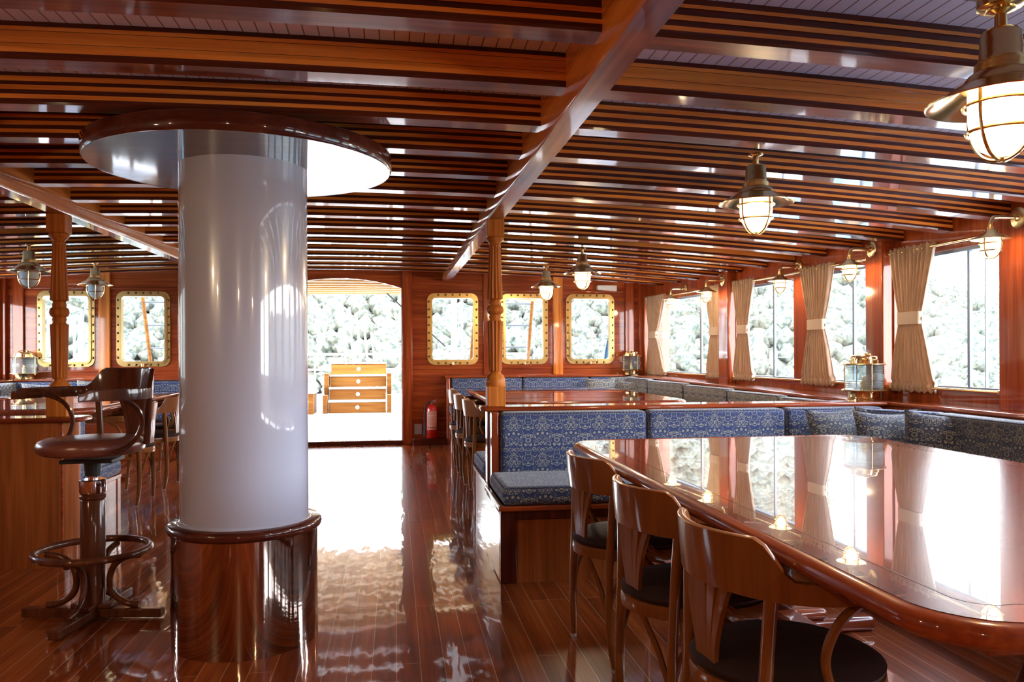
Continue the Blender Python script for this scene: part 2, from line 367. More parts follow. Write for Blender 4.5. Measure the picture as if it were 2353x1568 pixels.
# ================================================================== THE ROOM
Y0 = -2.6
ys = [Y0 + i*(WY+.1-Y0)/40 for i in range(41)]
def wallx(y, side): return xw(y) if side > 0 else mir(xw(y))
mb = MB()
top = [[(x, y, zf(y)) for x in (mir(xw(y)+.2), xw(y)+.2)] for y in ys]
mb.grid(lambda u, v: ((mir(3.6)) + u*(3.6-mir(3.6)), Y0 + v*(WY+.1-Y0), zf(Y0+v*(WY+.1-Y0))), 4, 60)
mb.grid(lambda u, v: ((mir(3.6)) + (1-u)*(3.6-mir(3.6)), Y0 + v*(WY+.1-Y0), zf(Y0+v*(WY+.1-Y0))-.06), 4, 60)
struct(mb.build('floor', 'floor', smooth=30))
# ceiling boards + beams
BD = .112
mb = MB()
def cl(u, v, dz): 
    y = Y0 + v*(13.7-Y0); x = mir(3.7) + u*(3.7-mir(3.7)); return (x, y, zb(x, y)+BD+dz)
mb.grid(lambda u, v: cl(1-u, v, 0), 40, 30); mb.grid(lambda u, v: cl(u, v, .05), 40, 30)
ceiling = struct(mb.build('ceiling', 'ceil', smooth=30))
def beam(y, name, mats, x0, x1):
    mb = MB(); w = .10; N = 46
    prof = [(0, .112)]
    cuts = [.112, .0965, .081, .0655, .05, .0345, .019]
    R = [[] for _ in range(N+1)]
    sec = []                                              # (dy, dz, mat of face that follows)
    rb = random.Random(int(y*100)+5); cuts = [cuts[0]] + [c_+rb.uniform(-.003, .003) for c_ in cuts[1:6]] + [.019]; plainb = int(round((y-2.1)/.46)) in (1, 9)
    for i in range(6):
        ins = .004 if i % 2 == 0 else 0
        sec += [(ins, cuts[i], 1 if (i % 2 == 0 and not (plainb and i in (2, 4))) else 0), (ins, cuts[i+1], 1)]
    sec += [(-.001, .019, 1), (-.001, .008, 1), (.005, .0, 2)]
    full = sec + [(w-dy, dz, m_) for dy, dz, m_ in reversed(sec)]
    n = len(full)
    vs = []; 
    for i in range(N+1):
        x = x0 + (x1-x0)*i/N
        for dy, dz, _ in full: vs.append((x, y+dy, zb(x, y)+dz))
    fs = []; ms = []
    for i in range(N):
        for j in range(n-1):
            fs.append((i*n+j, (i+1)*n+j, (i+1)*n+j+1, i*n+j+1)[::-1])
            k = j if j < len(sec) else n-2-j
            ms.append(2 if j == len(sec)-1 else full[k][2])
    mb.v = vs; mb.f = fs; mb.m = ms
    mb.f += [tuple(range(n)), tuple(N*n+j for j in range(n))[::-1]]; mb.m += [1, 1]
    return mb.build(name, mats, ceiling, smooth=35)
for i in range(-9, 17):
    y = 2.1 + .46*i
    if y > WY-.12: break
    X1 = xw(y)-.005
    beam(y, 'ceiling_beam', ['orgx', 'drkx', 'mahx'], mir(X1), X1)
for i in range(17, 26):
    y = 2.1 + .46*i
    o = beam(y, 'canopy_beam', ['yellow', 'yellow', 'yellow'], -3.6, 2.4)
for sx_ in (1, -1):
    xc = .60 if sx_ > 0 else -1.86
    mb = MB(); N = 40; R = []
    for i in range(N+1):
        y = Y0+.05 + i*(9.50-Y0-.05)/N; zt = zb(xc, y)+BD; z0 = zb(xc, y) - (.073 if sx_ > 0 else .085)
        R.append([(xc-.042, y, z0), (xc+.042, y, z0), (xc+.047, y, z0+.012), (xc+.047, y, zt), (xc-.047, y, zt), (xc-.047, y, z0+.012)])
    mb.rings(R)
    for j in range(0, len(mb.f)-2, 6): mb.m[j] = 1
    mb.build('deck_carlin', ['orgy', 'mahy'], ceiling, smooth=30)

# side walls -----------------------------------------------------------------
ZS, ZT = .955, 1.80
SPANS = [(7.53, 9.43), (6.27, 7.29), (5.20, 5.99), (3.96, 4.97), (2.80, 3.74), (1.66, 2.60), (.52, 1.46), (-.62, .32), (-1.76, -.82)]
wn_ = 0
def side_wall(side):
    global wn_
    X = (lambda y, d=0: xw(y)+d) if side > 0 else (lambda y, d=0: mir(xw(y)+d))
    def strip(mb, y0, y1, z0, z1, d0, d1, N, zt=None, mi=0):
        R = []
        for i in range(N+1):
            y = y0+(y1-y0)*i/N; a = X(y, d0); b = X(y, d1); zz = zt(y) if zt else z1; zl = z0(y) if callable(z0) else z0
            q = [(a, y, zl), (b, y, zl), (b, y, zz), (a, y, zz)]
            R.append(q if side > 0 else q[::-1])
        mb.rings(R, True, mi)
    wall = MB()
    strip(wall, Y0, WY+.1, lambda y: zf(y)-.02, ZS, 0, .09, 40)
    strip(wall, Y0, WY+.1, ZT, 0, 0, .09, 40, zt=lambda y: zb(X(y), y)+BD)
    edges = [WY+.1] + [e for sp in (SPANS if side > 0 else SPANS[:3]) for e in sp[::-1]] + [Y0]
    for k in range(0, len(edges), 2):
        strip(wall, edges[k+1], edges[k], ZS, ZT, 0, .09, 2)
    w = struct(wall.build('wall_right' if side > 0 else 'wall_left', 'redz', smooth=30))
    # pilasters and rails in relief
    for (y0, y1, d) in ((7.30, 7.52, .075), (4.985, 5.185, .075), (3.75, 3.95, .075), (9.44, 9.55, .05), (1.47, 1.65, .075)):
        m2 = MB(); z1 = zb(X(y0), y0)
        a, b = X((y0+y1)/2, -d), X((y0+y1)/2, .01)
        m2.box(a, b, y0, y1, .86, z1+.02); m2.build('pilaster', 'redz', w, bevel=.008)
    m2 = MB(); strip(m2, Y0, WY, 1.845, 1.865, -.018, .005, 40); strip(m2, Y0, WY, .925, .953, -.012, .005, 40)
    m2.build('moulding', 'redy', w, smooth=30)
    # flat window panes, frames and mullions
    for k, (a, b) in enumerate(SPANS if side > 0 else SPANS[:3]):
        wn_ += 1
        win = sempty('window_%d' % wn_)
        g = MB(); strip(g, a, b, ZS, ZT, .055, .059, 3); g.build('pane', 'glass', win, smooth=0)
        f = MB()
        strip(f, a, b, ZS, ZS+.018, .035, .08, 3); strip(f, a, b, ZT-.018, ZT, .035, .08, 3)
        strip(f, a, a+.012, ZS+.018, ZT-.018, .035, .08, 1); strip(f, b-.012, b, ZS+.018, ZT-.018, .035, .08, 1)
        f.build('sash_frame', 'bluegrey', win, smooth=30)
        ms = {0: [(8.165, .035, 'grey_frame')], 1: [(6.69, .022, 'bluegrey')], 2: [(5.52, .022, 'bluegrey')], 3: [(4.34, .02, 'bluegrey'), (4.205, .006, 'bluegrey')]}.get(k, [((a+b)/2, .022, 'bluegrey')])
        for (ym, wd, mm) in ms:
            q = MB(); strip(q, ym-wd/2, ym+wd/2, ZS+.018, ZT-.018, .05, .068, 1); q.build('mullion', mm, win, smooth=30)
    return w
WR = side_wall(1); WL = side_wall(-1)
# far wall --------------------------------------------------------------------
PH = [(.377, .979), (1.25, 1.823), (2.05, 2.645)]
DX0, DX1 = mir(.075), .075
HZ0, HZ1 = 1.085, 1.875
def far_wall(name, x0, x1, holes):
    mb = MB(); e = .03
    xs = [x0] + [q for h_ in holes for q in (h_[0]+e, h_[1]-e)] + [x1]
    def cap(xa, xb, zlo):
        n = 8; R = []
        for i in range(n+1):
            x = xa+(xb-xa)*i/n; zt = zb(x, WY)+BD
            R.append([(x, WY, zlo), (x, WY+.08, zlo), (x, WY+.08, zt), (x, WY, zt)][::-1])
        mb.rings(R)
    for k in range(0, len(xs), 2): cap(xs[k], xs[k+1], zf(WY)-.02)
    for h_ in holes:
        mb.box(h_[0]+e, h_[1]-e, WY, WY+.08, zf(WY)-.02, HZ0); cap(h_[0]+e, h_[1]-e, HZ1)
    return mb
w_f = struct(far_wall('x', DX1, 3.35, PH).build('wall_far', 'redx', smooth=30))
w_g = struct(far_wall('x', mir(3.35), DX0, [(mir(b), mir(a)) for a, b in PH[::-1]]).build('wall_far', 'redx', smooth=30))
mb = MB(); n = 16; R = []                                   # arched lintel over the doorway
for i in range(n+1):
    x = DX0+(DX1-DX0)*i/n; t = (x-(DX0+DX1)/2)/((DX1-DX0)/2); zl = 2.072-.11*t*t
    R.append([(x, WY, zl), (x, WY+.08, zl), (x, WY+.08, zb(x, WY)+BD), (x, WY, zb(x, WY)+BD)][::-1])
mb.rings(R); mb.build('arched_lintel', 'redx', w_f, smooth=30)
for par, f_ in ((w_f, lambda x: x), (w_g, mir)):
    for (a, b, d, mm) in ((.085, .20, .035, 'redz'), (1.04, 1.165, .03, 'redz'), (1.885, 2.003, .035, 'orgz'), (2.78, 2.89, .03, 'redz'), (2.95, 3.04, .06, 'redz')):
        q = MB(); zt = zb(f_(b), WY)+.06; q.box(f_(a), f_(b), WY-d, WY+.01, zf(WY) if a < .3 else .93, zt); q.build('batten', mm, par, bevel=.006)
    q = MB()
    for a, b in ((.20, 1.04), (1.165, 1.885), (2.003, 2.78)):
        q.box(f_(a), f_(b), WY-.02, WY+.01, 1.925, 1.945); q.box(f_(a), f_(b), WY-.014, WY+.01, 1.0, 1.02); q.box(f_(a), f_(b), WY-.014, WY+.01, .925, .945)
    q.build('rail', 'redx', par, bevel=.004)
q = MB(); q.box(.20, .62, WY-.12, WY, zf(WY)-.03, .20); struct(q.build('baseboard_far', 'drkx', bevel=.01))
q = MB(); q.box(DX0, DX1, WY-.03, WY+.12, zf(WY)-.03, .175); struct(q.build('trim_1', 'drkx', bevel=.008))
# brass portholes
def porthole(x0, x1):
    global wn_
    wn_ += 1
    win = sempty('window_%d' % wn_)
    z0, z1 = 1.058, 1.903
    o = [(x, z) for x, z in rrect(x0, x1, z0, z1, .085, 7)]; i2 = [(x, z) for x, z in rrect(x0+.058, x1-.058, z0+.058, z1-.058, .04, 7)]
    i1 = [(x, z) for x, z in rrect(x0+.034, x1-.034, z0+.034, z1-.034, .06, 7)]
    n = len(o)
    mb = MB()
    loops = [[(x, WY-.001, z) for x, z in o], [(x, WY-.014, z) for x, z in o], [(x, WY-.014, z) for x, z in i1], [(x, WY-.03, z) for x, z in i1], [(x, WY-.03, z) for x, z in i2], [(x, WY+.05, z) for x, z in i2]]
    for a in range(len(loops)-1):
        mb.add(loops[a]+loops[a+1], [(j, (j+1) % n, n+(j+1) % n, n+j)[::-1] for j in range(n)])
    mb.build('brass_frame', 'framebrass', win, smooth=35)
    g = MB(); g.prism([(x, z) for x, z in rrect(x0+.05, x1-.05, z0+.05, z1-.05, .04)], 0, .006)
    g.v = [(x, WY+.03+z, y) for x, y, z in g.v]; g.build('pane', 'glass', win, smooth=0)
    bm = None
    pts = [(x0+.13+(x1-x0-.26)*k/4, z) for k in range(5) for z in (z0+.018, z1-.018)] + [(x, z0+.10+(z1-z0-.2)*k/7) for k in range(8) for x in (x0+.018, x1-.018)]
    for (x, z) in pts:
        if bm is None:
            q = MB(); q.lathe([(.0001, 0), (.013, 0), (.013, .007), (.008, .015), (.0001, .016)], 10)
            bm = q.build('bolt', 'boltbrass', win); c = bm
        else: c = bm.copy(); COL.objects.link(c)
        c.rotation_euler = (PI/2, 0, 0); c.location = (x, WY-.013, z)
    h_ = MB(); h_.tube([((x0+x1)/2-.04, WY-.04, z0+.0), ((x0+x1)/2+.04, WY-.045, z0+.03)], .007, 8); h_.lathe([(.0001, z0+.0), (.02, z0+.0), (.02, z0+.03), (.0001, z0+.03)], 12, ((x0+x1)/2, WY-.035)); h_.build('latch', 'oldbrass', win)
    return win
for a, b in PH: porthole(a, b)
for a, b in PH: porthole(mir(b), mir(a))
# near end behind the camera: panelled wall
mb = MB()
mb.box(mir(3.5), 3.5, Y0-.08, Y0, -.02, 2.2)
struct(mb.build('wall_near', 'redx', smooth=30))
q = MB(); q.box(mir(3.75), 3.75, -2.9, 13.7, 2.33, 2.37); struct(q.build('sunshade_roof', 'cream', smooth=0))  # unseen roof slab, overhang added to keep sun out of the side windows

# ================================================================== FURNITURE
def cushion(name, x0, x1, y0, y1, z0, z1, label, group, axes, front=None, bev=.03, cat='cushion'):
    cx_, cy_ = (x0+x1)/2, (y0+y1)/2
    t = thing(name, label, cat, (cx_, cy_, z0), 0, group)
    mb = MB(); mb.box(x0-cx_, x1-cx_, y0-cy_, y1-cy_, 0, z1-z0)
    # subdivide faces through bevel only; a crown is added by a second smaller block
    mb.build('cover', {'YZ': 'damSheen' if y0 > 4.5 else 'damShade'}.get(axes, 'damXZ'), t, smooth=60, bevel=bev, seg=4)
    hx, hy, hz = abs(x1-x0)/2, abs(y1-y0)/2, z1-z0
    e = bev*.35; p = MB()
    def loop(pts): p.tube(smooth_path(pts+[pts[0]], 4)[:-1] if False else pts, .0045, 6, loop=True)
    if front == '-y': loop([(x, -hy+e, z) for x, z in rrect(-hx+e, hx-e, e, hz-e, bev, 4)])
    elif front == '+y': loop([(x, hy-e, z) for x, z in rrect(-hx+e, hx-e, e, hz-e, bev, 4)])
    elif front == '-x': loop([(-hx+e, y, z) for y, z in rrect(-hy+e, hy-e, e, hz-e, bev, 4)])
    elif front == '+x': loop([(hx-e, y, z) for y, z in rrect(-hy+e, hy-e, e, hz-e, bev, 4)])
    elif front == 'z': loop([(x, y, hz-e) for x, y in rrect(-hx+e, hx-e, -hy+e, hy-e, bev, 4)])
    if front: p.build('piping', 'piping', t)
    return t
def panelled(mb_list): pass
def stile_panel(parent, x0, x1, y, z0, z1, d=-1, st=.085):
    """a framed front in the plane y, d = -1 faces the camera"""
    f = MB(); ya, yb = (y, y+.03) if d < 0 else (y-.03, y)
    f.box(x0, x0+st, ya, yb, z0, z1); f.box(x1-st, x1, ya, yb, z0, z1); f.box(x0+st, x1-st, ya, yb, z1-.05, z1)
    f.build('front_frame', 'drkz', parent, bevel=.006)
    p = MB(); ya, yb = (y+.012, y+.028) if d < 0 else (y-.028, y-.012)
    p.box(x0+st, x1-st, ya, yb, z0, z1-.05); p.build('veneer_panel', 'panel', parent)

def divider_unit(side):
    """the back-to-back seat across the saloon at Y 4.1..5.65 with its low back, cap rail and ends"""
    f = (lambda x: x) if side > 0 else mir
    R = side > 0
    if R:
        t = thing('banquette', 'mahogany banquette with low back and cap rail crossing from aisle to right windows', 'bench')
        b = MB(); b.box(f(.53), f(2.56), 4.12, 4.76, -.01, .375); b.box(f(2.56), xw(4), 1.0, 4.76, -.01, .375); b.build('seat_base', 'mahx', t, bevel=.02, seg=3)
        stile_panel(t, .53, 2.58, 4.09, 0, .375)
        q = MB(); q.prism(rrect(.52, 3.0, 4.055, 4.77, .03), .375, .402); q.box(2.52, 3.1, 1.0, 4.1, .375, .402); q.build('seat_rim', 'mahx', t, bevel=.008)
        q = MB(); q.box(2.545, 2.565, 1.0, 4.09, 0, .375); q.build('side_panel', 'panel', t)
    else:
        t = thing('banquette', 'mahogany banquette behind the left post, its tall curved back facing the bar stool', 'bench')
        b = MB(); n = 8
        pts = arc((mir(.53)-.10, 4.79+.10), .10, -PI/2, 0, n) + [(mir(.53), 4.93), (-3.9, 4.93), (-3.9, 4.79)]
        b.prism(pts, 0, .81); b.build('curved_back_panel', 'panel', t, smooth=50)
    y0, y1 = (4.775, 4.90) if R else (4.80, 4.93)
    b = MB(); b.box(f(.575), f(3.2), y0, y1, .02 if not R else .36, .845 if R else .81); b.build('back_panel', 'mahx', t, bevel=.006)
    zc = .84 if R else .812
    c = MB(); 
    x0, x1 = (.50, 3.15) if R else (-3.95, -1.725)
    c.prism(rrect(x0, x1, 4.725 if R else 4.755, 4.945 if R else 4.975, .05), zc, zc+.027); c.build('cap_rail', 'redx' if R else 'mahx', t, bevel=.011, seg=3, smooth=60)
    if R:
        s_ = MB(); s_.box(.555, .60, 4.66, 4.79, .40, .842); s_.box(.545, .585, 4.80, 4.91, .02, .842); s_.build('end_stile', 'redz', t, bevel=.012, seg=3)
    # seat on the far side of the back
    b = MB(); b.box(f(.575), f(2.32), y1, 5.64, -.0, .385); b.build('far_seat_base', 'mahx', t, bevel=.01)
    xe = f(.56)
    e = MB(); e.box(xe-.012*side, xe+.025*side, 4.10 if R else 4.93, 5.65, 0, .39); e.build('end_panel', 'mahy', t, bevel=.006)
    e = MB(); 
    for (a, b_) in ((4.12 if R else 4.95, 4.17 if R else 5.0), (5.59, 5.65)): e.box(xe-.018*side, xe-.01*side, a, b_, 0, .395)
    e.box(xe-.022*side, xe+.03*side, 4.10 if R else 4.94, 5.655, .375, .402); e.build('end_moulding', 'redy', t, bevel=.005)
    return t
DR = divider_unit(1); DL = divider_unit(-1)
G1 = 'blue damask back cushions facing the near table'
cushion('back_cushion', .605, 1.485, 4.63, 4.765, .46, .84, 'blue damask back cushion nearest the aisle, facing the near table', G1, 'XZ', '-y')
cushion('back_cushion', 1.495, 2.365, 4.63, 4.765, .46, .84, 'middle blue damask back cushion facing the near table', G1, 'XZ', '-y')
cushion('back_cushion', 2.375, 3.02, 4.63, 4.765, .46, .84, 'blue damask back cushion in the corner below the large lantern, behind loose pillows', G1, 'XZ', '-y')
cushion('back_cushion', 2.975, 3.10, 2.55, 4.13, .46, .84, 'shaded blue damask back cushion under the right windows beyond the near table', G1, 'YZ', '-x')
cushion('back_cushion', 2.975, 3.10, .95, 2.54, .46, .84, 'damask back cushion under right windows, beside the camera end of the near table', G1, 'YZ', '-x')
c = cushion('back_cushion', -.26, .26, -.05, .05, .46, .84, 'narrow corner back cushion behind the pillows beside the right windows', G1, 'XZ', '-y')
c.location = (2.93, 4.36, .46); c.rotation_euler = (0, 0, -PI/4-.25)
cushion('seat_cushion', .54, 2.05, 4.06, 4.63, .402, .50, 'thick damask seat cushion at the aisle end, facing the near table', 'damask seat cushions', 'XY', 'z')
cushion('seat_cushion', 2.06, 2.97, 4.10, 4.63, .402, .50, 'damask seat cushion in the corner behind the near table', 'damask seat cushions', 'XY', 'z')
cushion('seat_cushion', 2.53, 2.97, 1.0, 4.09, .402, .50, 'long damask seat cushion under the right windows beside the near table', 'damask seat cushions', 'XY', 'z')
cushion('seat_cushion', .545, 2.25, 5.05, 5.66, .402, .50, 'damask seat cushion just visible behind the divider end, facing the far table', 'damask seat cushions', 'XY', 'z')
cushion('back_cushion', .60, 2.3, 4.905, 5.03, .46, .83, 'back cushion on the far side of the right divider', 'back cushions facing the far table', 'XZ', '+y')
cushion('seat_cushion', mir(2.25), -1.79, 5.06, 5.64, .402, .50, 'damask seat cushion behind the left counter, end seen below the bar stool seat', 'damask seat cushions', 'XY', 'z')
cushion('back_cushion', mir(2.3), -1.80, 4.935, 5.05, .46, .83, 'damask back cushion end poking out beside the left post base', 'back cushions facing the far table', 'XZ', '+y')
def far_banquette(side):
    f = (lambda x: x) if side > 0 else mir
    nm = 'right' if side > 0 else 'left'
    t = thing('banquette', 'L-shaped mahogany banquette in the far %s corner with a ledge under the windows' % nm, 'bench')
    b = MB(); b.box(f(.60), f(3.0), 8.77, WY-.01, zf(8.8)-.02, .50); b.build('seat_base', 'mahx', t, bevel=.03, seg=3)
    b = MB(); b.box(f(.585), f(.625), 9.27, WY-.01, .2, .905); b.build('end_stile', 'redz', t, bevel=.01)
    b = MB(); b.box(f(2.33), f(3.0), 5.7, 8.77, 0, .46); b.build('side_seat_base', 'mahy', t, bevel=.01)
    b = MB(); b.box(f(.625), f(2.95), 9.44, 9.53, .5, .905); b.build('back_panel', 'mahx', t)
    c = MB(); c.prism([(f(x), y) for x, y in [(.57, 9.33), (2.80, 9.33), (2.80, 9.53), (.57, 9.53)]], .905, .93); c.build('far_ledge', 'redx', t, bevel=.009, seg=3)
    N = 14; R_ = []
    for i in range(N+1):
        y = 4.95 + (9.53-4.95)*i/N; xi = 3.0-.2*max(0, (y-5.4)/3.8) if y > 5.4 else 3.06-.06*(y-4.95)/.45
        z = .866 + .064*max(0, y-5.2)/4.3; a, b_ = f(xi), f(xw(y)-.002)
        q = [(a, y, z-.026), (b_, y, z-.026), (b_, y, z), (a, y, z)]
        R_.append(q if side > 0 else q[::-1])
    c = MB(); c.rings(R_); c.build('side_ledge', 'redy', t, bevel=.008, seg=3, smooth=50)
    c = MB(); c.prism([(f(x), y) for x, y in [(3.03, 5.0), (3.2, 5.0), (3.1, 9.4), (2.86, 9.4)]], .42, .845); c.build('side_back_panel', 'mahy', t)
    return t
FR = far_banquette(1); FL = far_banquette(-1)
# near side ledge under the right windows
q = MB(); q.prism([(3.10, .6), (3.325, .6), (3.325, 5.0), (3.15, 5.0), (3.10, 4.85)], .84, .866)
tag(q.build('window_ledge', 'redy', bevel=.009, seg=3), 'varnished mahogany ledge under the near right windows behind the near table', 'ledge')
q = MB(); q.prism([(3.12, .6), (3.30, .6), (3.30, 4.8), (3.12, 4.8)], .41, .839); tag(q.build('ledge_panel', 'mahy'), 'mahogany panel carrying the near right window ledge', 'panel')
G2 = 'damask back cushions along the far wall'
for side in (1, -1):
    f = (lambda x: x) if side > 0 else mir
    nm = 'right' if side > 0 else 'left'
    for (a, b, l) in ((.64, 1.475, 'nearest the aisle'), (1.485, 2.28, 'second from the aisle'), (2.29, 2.84, 'in the corner')):
        x0, x1 = sorted((f(a), f(b)))
        cushion('back_cushion', x0, x1, 9.33, 9.435, .605, .902, 'blue damask back cushion on the far wall, %s side, %s' % (nm, l), G2, 'XZ', '-y', .025)
    x0, x1 = sorted((f(.61), f(2.3)))
    cushion('seat_cushion', x0, x1, 8.75, 9.33, .50, .60, 'damask seat cushion of the far %s bench against the far wall' % nm, 'damask seat cushions', 'XY', 'z')
    x0, x1 = sorted((f(2.34), f(2.82)))
    cushion('seat_cushion', x0, x1, 5.75, 8.74, .46, .55, 'damask seat cushion of the far %s bench along the side windows' % nm, 'damask seat cushions', 'XY', 'z')
    for k, (a, b, l) in enumerate(((8.54, 9.2, 'farthest'), (7.56, 8.53, 'second from the far corner'), (6.62, 7.55, 'third from the far corner'), (5.75, 6.61, 'fourth from the far corner'), (5.1, 5.74, 'nearest the divider'))):
        ym = (a+b)/2; xc = 2.99-.19*max(0, (ym-5.4)/3.8) - .05; zt = .845+.064*max(0, ym-5.2)/4.3
        x0, x1 = sorted((f(xc-.05), f(xc+.05)))
        c = cushion('back_cushion', x0, x1, a, b, .53, zt, 'side back cushion under the %s windows, %s' % (nm, l), 'back cushions along the %s windows' % nm, 'YZ', '-x' if side > 0 else '+x')
        c.rotation_euler = (0, 0, .045*side)
# pillows ---------------------------------------------------------------------
def make_pillow(label, loc, w, h_, d, rot, group):
    t = thing('pillow', label, 'pillow', loc, 0, group)
    mb = MB(); N = 18
    for s_ in (1, -1):
        def fn(u, v, s_=s_):
            if s_ < 0: u = 1-u
            a, b = 2*u-1, 2*v-1
            pin = 1-.10*(1-b*b)*abs(a)**3; pin2 = 1-.12*(1-a*a)*abs(b)**3
            th_ = d/2*((1-a*a)*(1-b*b))**.42
            return (a*w/2*pin2 if False else a*w/2*(1-.09*(1-b*b)), s_*th_, h_/2+b*h_/2*(1-.13*(1-a*a)))
        mb.grid(fn, N, N)
    o = mb.build('cover', 'damXZ', t, smooth=80)
    t.rotation_euler = rot
    o.data.materials[0] = M['damShade' if 'near table' in group else 'damSheen']
    return t
GP = 'loose damask pillows in the right corner behind the near table'
make_pillow('shade-darkened damask pillow half hidden, leftmost of the right corner pillows', (2.60, 4.42, .50), .36, .36, .13, (-.28, 0, .12), GP)
make_pillow('front damask pillow with beige flowers in the right corner', (2.79, 4.20, .50), .42, .355, .15, (-.25, .03, -.06), GP)
make_pillow('damask pillow leaning behind the front one, top edge just showing', (2.93, 4.40, .50), .42, .36, .13, (-.2, 0, -.3), GP)
make_pillow('narrow-looking damask pillow, rightmost of the right corner pillows', (2.90, 4.00, .50), .36, .36, .14, (-.2, .05, -.75), GP)
GQ = 'loose pillows in the far right corner'
make_pillow('sheen-paled damask pillow leaning on the far wall bench, leftmost in far right corner', (2.37, 9.12, .60), .36, .31, .13, (-.3, 0, -.15), GQ)
make_pillow('blue-tipped damask pillow at the back of the far right corner', (2.68, 9.16, .60), .36, .335, .12, (-.25, -.1, -.2), GQ)
make_pillow('sheen-paled damask pillow in front, rightmost in far right corner', (2.70, 8.85, .59), .40, .30, .13, (-.3, -.08, -.6), GQ)
GR = 'loose pillows in the far left corner'
make_pillow('sheen-paled damask pillow at the left picture edge in the far corner', (-4.02, 8.75, .60), .42, .32, .14, (-.25, 0, .3), GR)
make_pillow('sheen-paled damask pillow with a blue left end in the far left corner', (-3.58, 8.9, .60), .46, .31, .15, (-.3, .02, .2), GR)
make_pillow('small blue damask pillow just left of the left post', (-3.2, 9.1, .60), .38, .33, .12, (-.2, 0, -.2), GR)
make_pillow('grey damask pillow tip showing just right of the left post', (-2.85, 9.12, .62), .34, .34, .12, (-.25, -.25, .1), GR)
GS = 'loose pillows beside the right side windows'
make_pillow('blue damask pillow lying flat behind the divider near the large lantern', (2.78, 5.35, .62), .40, .22, .12, (-.9, 0, -.5), GS)

# tables -----------------------------------------------------------------------
def make_table(label, x0, x1, y0, y1, z, fl, rz=0):
    cx_, cy_ = (x0+x1)/2, (y0+y1)/2; hx, hy = (x1-x0)/2, (y1-y0)/2
    t = thing('saloon_table', label, 'table', (cx_, cy_, fl), rz, 'varnished saloon tables')
    zz = z-fl; mb = MB(); n = 10
    lv = [(0, zz-.052), (.012, zz-.056), (-.004, zz-.045), (0, zz-.04), (.010, zz-.034), (.013, zz-.022), (.010, zz-.010), (0, zz-.003), (-.012, zz)]
    R = []
    for off, z_ in [(-.03, zz-.052)] + lv[2:]:
        R.append([(x, y, z_) for x, y in rrect(-hx-off, hx+off, -hy-off, hy+off, .16+off, n)])
    mb.rings(R); mb.build('table_edge', 'mahy', t, smooth=50)
    b = MB(); b.prism(rrect(-hx+.014, hx-.014, -hy+.014, hy-.014, .146, n), zz-.01, zz+.0015); b.build('tabletop', 'tabletop', t, smooth=30)
    b = MB(); o = rrect(-hx+.10, hx-.10, -hy+.10, hy-.10, .06, n); i_ = rrect(-hx+.106, hx-.106, -hy+.106, hy-.106, .054, n); m_ = len(o)
    b.add([(x, y, zz+.0019) for x, y in o]+[(x, y, zz+.0019) for x, y in i_], [(j, (j+1) % m_, m_+(j+1) % m_, m_+j) for j in range(m_)]); b.build('inlay_line', 'drky', t)
    b = MB()
    for s_ in (1, -1):
        b.box(s_*(hx-.22)-.015, s_*(hx-.22)+.015, -hy+.2, hy-.2, zz-.12, zz-.05); b.box(-hx+.2, hx-.2, s_*(hy-.2)-.015, s_*(hy-.2)+.015, zz-.12, zz-.05)
    b.build('apron', 'mahy', t, bevel=.004)
    for s_ in (1, -1):
        yc = s_*(hy-.65)
        p = MB(); zs = (zz-.06)
        p.lathe([(.045, .10), (.06, .12), (.06, .15), (.04, .18), (.035, .2), (.055, .24), (.085, .31), (.09, .36), (.07, .42), (.042, .47), (.036, .5), (.055, .53), (.055, .56), (.05, zs-.03), (.09, zs)], 28, (0, yc)); p.build('pedestal', 'drkz', t)
        p = MB(); p.box(-.42, .42, yc-.045, yc+.045, .0, .06); p.box(-.2, .2, yc-.05, yc+.05, .06, .105); p.build('foot', 'mahx', t, bevel=.02, seg=3)
    p = MB(); p.box(-.05, .05, -hy+.65, hy-.65, .07, .115); p.build('stretcher', 'mahy', t, bevel=.012)
    return t
make_table('large glossy mahogany table in the right foreground',   .835, 2.35, 1.10, 3.84, .76, 0)
make_table('glossy mahogany table in the far right corner beyond the divider', .72, 2.22, 5.85, 8.38, .825, zf(7), 0)
make_table('glossy mahogany table on the left beyond the turned post', -3.5, -2.06, 5.75, 8.3, .825, zf(7), 0)

